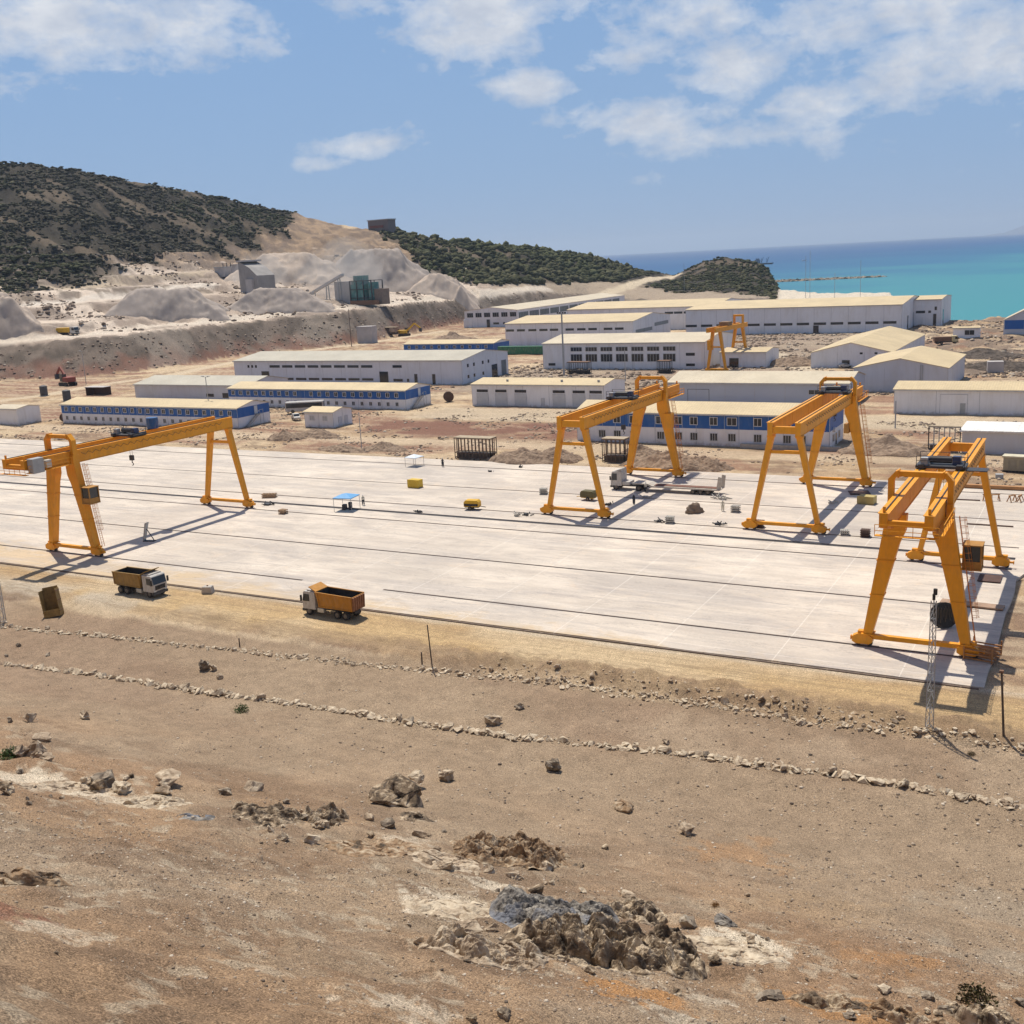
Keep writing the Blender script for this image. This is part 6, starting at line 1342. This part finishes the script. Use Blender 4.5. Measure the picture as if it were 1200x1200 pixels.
def outcrop(label, px, py, wpx, hpx, m, seed, h=1.0, cell=.9, thr=.35):
    """one fractured rock mass: tilted blocks standing out of the slope; wpx, hpx = ground extent in picture units, h and cell in metres"""
    p = ground_hit(px, py); dist = (p - Vector((0, 0, CAMH))).length; W_ = wpx * dist / FPX / 2; dirn = Vector((p.x, p.y, 0)).normalized(); side = Vector((dirn.y, -dirn.x, 0)); dep = (CAMH - p.z) / dist
    H_ = hpx * dist / FPX / 2 / (dep + .1); nx, ny = max(60, min(230, int(W_ * 2 / .035))), max(50, min(200, int(H_ * 2 / .035)))
    I, J = np.meshgrid(np.arange(nx + 1), np.arange(ny + 1)); a = (I / nx * 2 - 1); b = (J / ny * 2 - 1); x, y = a * W_, b * H_
    wx, wy = x + (fbm(x * 1.2, y * 1.2, 3, seed) - .5) * cell * .9, y + (fbm(x * 1.2 + 9, y * 1.2, 3, seed + 1) - .5) * cell * .9
    env = 1 - np.hypot(a, b); env = sm(env + (fbm(x / cell * .7, y / cell * .7, 3, seed + 2) - .5) * .5, .0, .35)
    Z = np.zeros_like(x) - .25; inside = np.zeros_like(x)
    for sc, hh, k_ in ((1.0, .95, 0), (.5, .5, 10), (.24, .26, 20)):
        d, cx, cy, r = worley(wx / (cell * sc) * .8, wy / (cell * sc) * 1.15, seed * 31 + k_)
        on_ = (r[0] > thr) * 1.0; tilt = (wx / (cell * sc) * .8 - cx) * (r[1] - .5) * .9 + (wy / (cell * sc) * 1.15 - cy) * (r[2] - .3) * .9
        dome = np.clip(1 - d / 1.25, 0, 1) ** .42
        zz = on_ * hh * h * (.30 + .55 * r[2] + tilt) * dome * env
        Z = np.maximum(Z, zz) if k_ == 0 else np.maximum(Z + zz * .35, zz * .9 - .02); inside = np.maximum(inside, on_)
    Z = Z + (fbm(x * 2.2, y * 2.2, 5, seed + 5, .65) - .5) * .38 * h * env - (1 - sm(env, 0, .12)) * .3
    X = p.x + side.x * x + dirn.x * y; Y = p.y + side.y * x + dirn.y * y; G_ = terrain(X, Y)
    # faces towards the valley stand steep: push high points a little downhill
    ov = np.clip(Z, 0, 2) * .12; X = X - dirn.x * ov; Y = Y - dirn.y * ov
    me = grid_mesh('rock_outcrop', X, Y, G_ + Z); me.materials.append(m); me.polygons.foreach_set('use_smooth', np.zeros(len(me.polygons), bool)); o = bpy.data.objects.new('rock_outcrop', me); COL.objects.link(o)
    return tag(o, label, 'rock', 'fractured rock outcrops of the near slope')
outcrop('dark broken rocks with bluish faces below the box-shaped stone', 313, 957, 90, 66, ROCKD, 1, 1.0, .8, .42)
outcrop('small dark rock group left of the big undercut rock', 382, 958, 54, 66, ROCKD, 2, 1.0, .7, .45)
outcrop('flat rock slab breaking the surface left of the dark rocks', 229, 958, 50, 18, ROCKB, 3, .45, 1.4, .25)
outcrop('low cracked ledges right of centre-left, below the undercut rock', 435, 995, 110, 60, ROCKO, 5, .38, 1.0, .5)
outcrop('ochre outcrop with a jagged crest in the lower centre', 600, 1003, 150, 90, ROCKO, 6, 1.35, 1.0, .3)
outcrop('large blue-grey slab of the lower centre outcrop', 655, 1072, 150, 100, ROCKB, 7, 1.3, 2.1, .15)
outcrop('black broken blocks under the large blue-grey slab', 700, 1118, 230, 130, ROCKD, 8, 1.7, 1.1, .22)
outcrop('rounded knobbly rocks left of the blue-grey slab', 572, 1112, 150, 90, ROCKT, 9, 1.2, .85, .3)
outcrop('dark standing rock right of the black blocks', 785, 1120, 70, 120, ROCKD, 10, 1.3, .8, .3)
outcrop('white cracked rock patch right of the dark standing rock', 865, 1112, 120, 50, ROCKROW, 11, .35, .7, .4)
outcrop('dark shrubby rock knob at the bottom right corner', 1150, 1195, 80, 60, ROCKD, 12, 1.1, .7, .3)
outcrop('brown rubble ridge along the bottom, left of the corner knob', 1050, 1190, 180, 40, ROCKO, 13, .5, .5, .4)
outcrop('brown rock ledge at the left edge above the bare slope', 38, 1030, 80, 34, ROCKO, 14, .7, .9, .4)
outcrop('pale rubble band at the left edge beneath the boulder cluster', 60, 922, 170, 40, ROCKT, 15, .35, .6, .5)
outcrop('pale broken stones right of the touching boulder pair', 180, 940, 90, 44, ROCKROW, 16, .4, .6, .5)
outcrop('dark knobs along the bottom edge, right of centre', 965, 1176, 90, 26, ROCKD, 17, .5, .5, .4)
outcrop('scattered broken rock between the ochre outcrop and the blue-grey slab', 520, 1012, 90, 50, ROCKT, 19, .45, .6, .5)
outcrop('broken dark rocks stepping down right of the blue-grey slab', 745, 1075, 70, 70, ROCKD, 20, .9, .7, .35)
outcrop('white crust of broken stone left of the blue-grey slab', 530, 1062, 110, 40, ROCKROW, 18, .25, .6, .5)
stone('boulder', 'big dark undercut rock with pale corners', 'boulder', 460, 944, 74, ROCKD, 77, .72, .55, .5, None, 3, .4)
stone('boulder', 'pale corner block on top of the big undercut rock', 'boulder', 487, 924, 20, ROCKROW, 78, .8, .8, -.7)
outcrop('black broken foot at the right end of the big undercut rock', 488, 958, 44, 30, ROCKD, 4, .5, .6, .35)

rr = random.Random(77)
for (px, py, rx, ry, n_) in ((650, 1100, 190, 75, 46), (600, 1010, 110, 45, 22), (350, 965, 90, 35, 18), (870, 1115, 70, 30, 14), (480, 975, 90, 40, 12), (80, 925, 110, 25, 18), (1060, 1180, 140, 25, 18)):
    for i in range(n_):
        x_, y_ = px + rr.gauss(0, .5) * rx, py + rr.gauss(0, .5) * ry
        stone('broken_stone', {650: 'angular loose stone around the big lower centre outcrop', 600: 'angular loose stone around the ochre outcrop', 350: 'angular loose stone near the dark rocks', 870: 'angular loose stone around the white rock patch', 480: 'angular loose stone below the big undercut rock', 80: 'angular loose stone in the pale band at the left edge', 1060: 'angular loose stone along the bottom right rubble'}[px], 'stone',
              min(1195, max(3, x_)), min(1196, y_), 5 + 17 * rr.random() ** 2.5, rr.choice((ROCKT, ROCKD, ROCKROW, ROCKG)), 900 + i + px, rr.uniform(.5, .9), rr.uniform(.6, .95), .3, 'angular stones scattered round the rock outcrops', 1)
# stone rows
def rowline(pts, n, label, cat, grp, seed, s0, s1, spread, top, mats, stuff):
    W3 = [ground_hit(*p) for p in pts]; cum = [0]
    for a, b in zip(W3[:-1], W3[1:]): cum.append(cum[-1] + (b - a).length)
    rr = random.Random(seed); L = cum[-1]
    def P_(s):
        for i in range(len(W3) - 1):
            if s <= cum[i + 1]: f = (s - cum[i]) / (cum[i + 1] - cum[i]); return W3[i].lerp(W3[i + 1], f)
        return W3[-1]
    protos = [[rocks_mesh('row_stone', [(0, 0, 0, 1, rr.uniform(.6, .9), rr.uniform(.45, .75), 0)], m, rr, .3, 13, 1) for _ in range(5)] for m in mats]
    small = []
    for i in range(n):
        s = (i + rr.random()) / n * L; p = P_(s); y = rr.gauss(0, spread); x, yy_ = p.x + rr.uniform(-.2, .2), p.y + y; r = s0 + (s1 - s0) * rr.random() ** 2.2
        if i % max(1, n // top) == 0:
            o = bpy.data.objects.new('row_stone', rr.choice(rr.choice(protos))); COL.objects.link(o); r = r * 1.25 + .05; o.scale = (r, r, r * rr.uniform(.8, 1.2)); o.rotation_euler = (rr.uniform(-.2, .2), rr.uniform(-.2, .2), rr.uniform(0, 6.28)); o.location = (x, yy_, tz(x, yy_) + r * .3); tag(o, label, cat, grp)
        else: small.append((x, yy_, tz(x, yy_) + r * .15, r, r * .75, r * .55, rr.uniform(0, 6)))
    me = rocks_mesh('row_rubble', small, mats[0], rr, 0, 9, 0); o = bpy.data.objects.new('row_rubble', me); COL.objects.link(o); tag(o, stuff, 'rubble', kind='stuff')
rowline([(0, 779), (50, 784), (100, 790), (180, 802), (270, 816), (370, 830), (470, 846), (600, 864), (700, 874), (800, 885), (900, 899), (1000, 912), (1100, 929), (1200, 946)], 900, 'pale stone in the long stone row nearest the camera', 'stone', 'stones of the near stone row', 21, .12, .66, .24, 150, (ROCKROW, ROCKROW, ROCKT), 'small pale rubble between the stones of the near stone row')
rowline([(0, 733), (60, 741), (120, 746), (200, 755), (300, 765), (400, 776), (500, 787), (600, 795), (700, 808), (800, 822), (900, 838), (1000, 850), (1090, 862), (1200, 877)], 1100, 'pale stone in the far stone row beside the dirt road', 'stone', 'stones of the far stone row', 22, .12, .42, .38, 140, (ROCKROW, ROCKROW, ROCKT), 'small pale rubble between the stones of the far stone row')
rowline([(560, 785), (640, 788), (760, 806), (880, 824), (1000, 838), (1060, 845)], 420, 'stone in the loose rubble bank below the dirt road', 'stone', 'stones of the rubble bank', 23, .08, .34, .9, 30, (ROCKT, ROCKO), 'loose brown rubble bank between road and stone row')
# loose gravel over the near slope (uncountable)
g_ = np.random.default_rng(31); N_ = 60000
gpx, gpy = g_.uniform(-30, 1230, N_), 735 + 480 * g_.random(N_) ** .8
D_ = np.outer(gpx - 600, np.array(RIGHT)) + np.outer(600 - gpy, np.array(UP)) + FPX * np.array(fwd)[None]
T_ = CAMH / -D_[:, 2] * (1 - g_.uniform(.0, .55, N_)); gx, gy = D_[:, 0] * T_, D_[:, 1] * T_
ok = (gy < 90) & (gy > 15) & (g_.random(N_) < .35 + .65 * sm(fbm(gx / 5, gy / 4, 3, 71), .42, .58)); gx, gy = gx[ok], gy[ok]; gr = (.011 + .022 * g_.random(len(gx)) + .075 * g_.random(len(gx)) ** 10) * (.8 + .9 * sm(gy, 45, 75))
gm = bpy.data.materials.new('gravel_bits'); gm.use_nodes = True; gt = NT(gm.node_tree); gb_ = gt.n['Principled BSDF']; gg = gt.n.new('ShaderNodeNewGeometry')
gt.put(gb_.inputs['Base Color'], gt.ramp(gg.outputs['Random Per Island'], [(0, (.10, .075, .055)), (.35, (.24, .18, .13)), (.7, (.38, .30, .22)), (1, (.58, .50, .40))])); gb_.inputs['Roughness'].default_value = .9
bush_field('loose_gravel', 'loose gravel scattered over the near slope', 'gravel', np.stack([gx, gy, terrain(gx, gy) - gr * .25, gr, gr * .7], -1), gm, 5)
def debris(name, label, n, ulo, uhi, vlo, vhi, r0, r1, mask, seed, m):
    q_ = np.random.default_rng(seed); u, v = q_.uniform(ulo, uhi, n), q_.uniform(vlo, vhi, n); ok = q_.random(n) < mask(u, v); u, v = u[ok], v[ok]; r = r0 + (r1 - r0) * q_.random(len(u)) ** 3
    bush_field(name, label, 'rubble', np.stack([u, v, terrain(u, v) - r * .3, r, r * .65], -1), m, seed)
def clump(a, lo, hi, s_): return lambda u, v: sm(fbm(u / a, v / (a * .6), 4, s_, .6), lo, hi)
dm_ = bpy.data.materials.new('rubble_bits'); dm_.use_nodes = True; gt = NT(dm_.node_tree); gb_ = gt.n['Principled BSDF']; gg = gt.n.new('ShaderNodeNewGeometry')
gt.put(gb_.inputs['Base Color'], gt.ramp(gg.outputs['Random Per Island'], [(0, (.10, .07, .05)), (.4, (.22, .155, .11)), (.8, (.34, .26, .19)), (1, (.50, .42, .33))])); gb_.inputs['Roughness'].default_value = .9
c_ = clump(9, .50, .62, 501)
debris('soil_rubble', 'earth clods and rubble strewn between the yard and the buildings', 26000, -280, 10, 192, 262, .10, .50, lambda u, v: c_(u, v) * ~((u > -105) & (u < -47) & (v > 217)), 51, dm_)
c2_ = clump(14, .46, .58, 502)
debris('soil_rubble', 'dark rubble on the ground among the rear halls', 26000, -200, -20, 300, 560, .2, 1.0, c2_, 52, dm_)
def embmask(u, v):
    az, d, K, Z = kparam(u, v); return ((K > -.15) & (K < .95) & (az < AZ[690])) * sm(fbm(u / 12, v / 12, 4, 503, .6), .36, .6) * (1 - .6 * sm(K, .2, .8))
debris('embankment_rubble', 'broken rock on the face of the quarry embankment', 60000, -520, -150, 280, 860, .25, .9, embmask, 53, dm_)
def qmask(u, v):
    az, d, K, Z = kparam(u, v); return ((K > 1.5) & (K < 5) & (az < AZ[560])) * sm(fbm(u / 20, v / 14, 4, 504, .6), .50, .62)
debris('quarry_rubble', 'scattered rock on the quarry terraces', 40000, -700, -200, 380, 920, .4, 1.7, qmask, 54, dm_)
# few green bushes
def bush(px, py, wpx, label, m, seed):
    p = ground_hit(px, py); dist = (p - Vector((0, 0, CAMH))).length; r = wpx * dist / FPX / 2; rr = random.Random(seed); k = MB()
    for i in range(420):
        a = rr.uniform(0, 6.28); b = rr.uniform(0, 1); q = Vector((math.cos(a) * (1 - b * b) ** .5, math.sin(a) * (1 - b * b) ** .5, b * .9)) * r * rr.uniform(.35, 1.05); d = Vector((rr.gauss(0, 1), rr.gauss(0, 1), rr.gauss(.6, .6))).normalized(); s = d.cross(Vector((rr.random(), rr.random(), .1))).normalized(); w = r * .06; l = r * .22
        k.add([q, q + s * w + d * l * .5, q + d * l, q - s * w + d * l * .5], [(0, 1, 2, 3)])
    t = empty('bush', tuple(p), 0, label, 'bush'); k.build('foliage', m, t); st_ = MB(); [st_.cyl((0, 0, -.05), (r * .4 * math.cos(i), r * .4 * math.sin(i), r * .5), r * .03, r * .015, n=5) for i in range(5)]; st_.build('stems', WOODD, t)
bush(283, 834, 18, 'single green bush just below the near stone row', LEAF, 1); bush(12, 888, 26, 'green bush among the boulders at the left edge', LEAF, 2); bush(1143, 1176, 40, 'dark olive shrub on the rock knob at the bottom right', mat('olive_leaves', (.075, .06, .02), .8, .4, 3), 3)
bush(838, 1062, 10, 'dry orange-brown tuft to the right of the black rocks', mat('dry_tuft', (.25, .13, .04), .9), 4); bush(1138, 885, 9, 'small dry tuft on the upper gravel bench at the right', mat('dry_grass', (.16, .12, .06), .9), 5)

# ================================================================ haze over the place
hm = bpy.data.materials.new('air_haze'); hm.use_nodes = True; ht = NT(hm.node_tree); ht.n.clear(); ho = ht.n.new('ShaderNodeOutputMaterial'); hv = ht.n.new('ShaderNodeVolumePrincipled')
hv.inputs['Color'].default_value = (.70, .83, 1.0, 1); hv.inputs['Density'].default_value = 5.5e-5; hv.inputs['Anisotropy'].default_value = .2; ht.l.new(hv.outputs[0], ho.inputs['Volume'])
tag(MB().box(-30000, 30000, -30000, 30000, -16.5, 420).build('haze', hm), kind='stuff')

dm = bpy.data.materials.new('quarry_dust'); dm.use_nodes = True; dt = NT(dm.node_tree); dt.n.clear(); do = dt.n.new('ShaderNodeOutputMaterial'); dv = dt.n.new('ShaderNodeVolumePrincipled')
dv.inputs['Color'].default_value = (.95, .92, .88, 1); dv.inputs['Density'].default_value = .012; dt.l.new(dv.outputs[0], do.inputs['Volume'])
for (px, py, sx, sy, sz, lab) in ((412, 352, 30, 18, 21, 'pale dust hanging round the teal crushing plant'), (312, 338, 24, 14, 12, 'thin dust in front of the grey screening block')):
    q = ground_hit(px, py); bm = bmesh.new(); bmesh.ops.create_icosphere(bm, subdivisions=4, radius=1)
    for v in bm.verts: v.co *= 1 + mnoise.fractal(v.co * 1.3 + Vector((px, 0, 0)), 1, 2, 3) * .35; v.co = Vector((v.co.x * sx, v.co.y * sy, v.co.z * sz))
    me = bpy.data.meshes.new('dust_cloud'); bm.to_mesh(me); bm.free(); me.materials.append(dm); o = bpy.data.objects.new('dust_cloud', me); COL.objects.link(o); o.location = (q.x, q.y - 6, q.z + sz * .7); tag(o, lab, 'dust', kind='stuff')
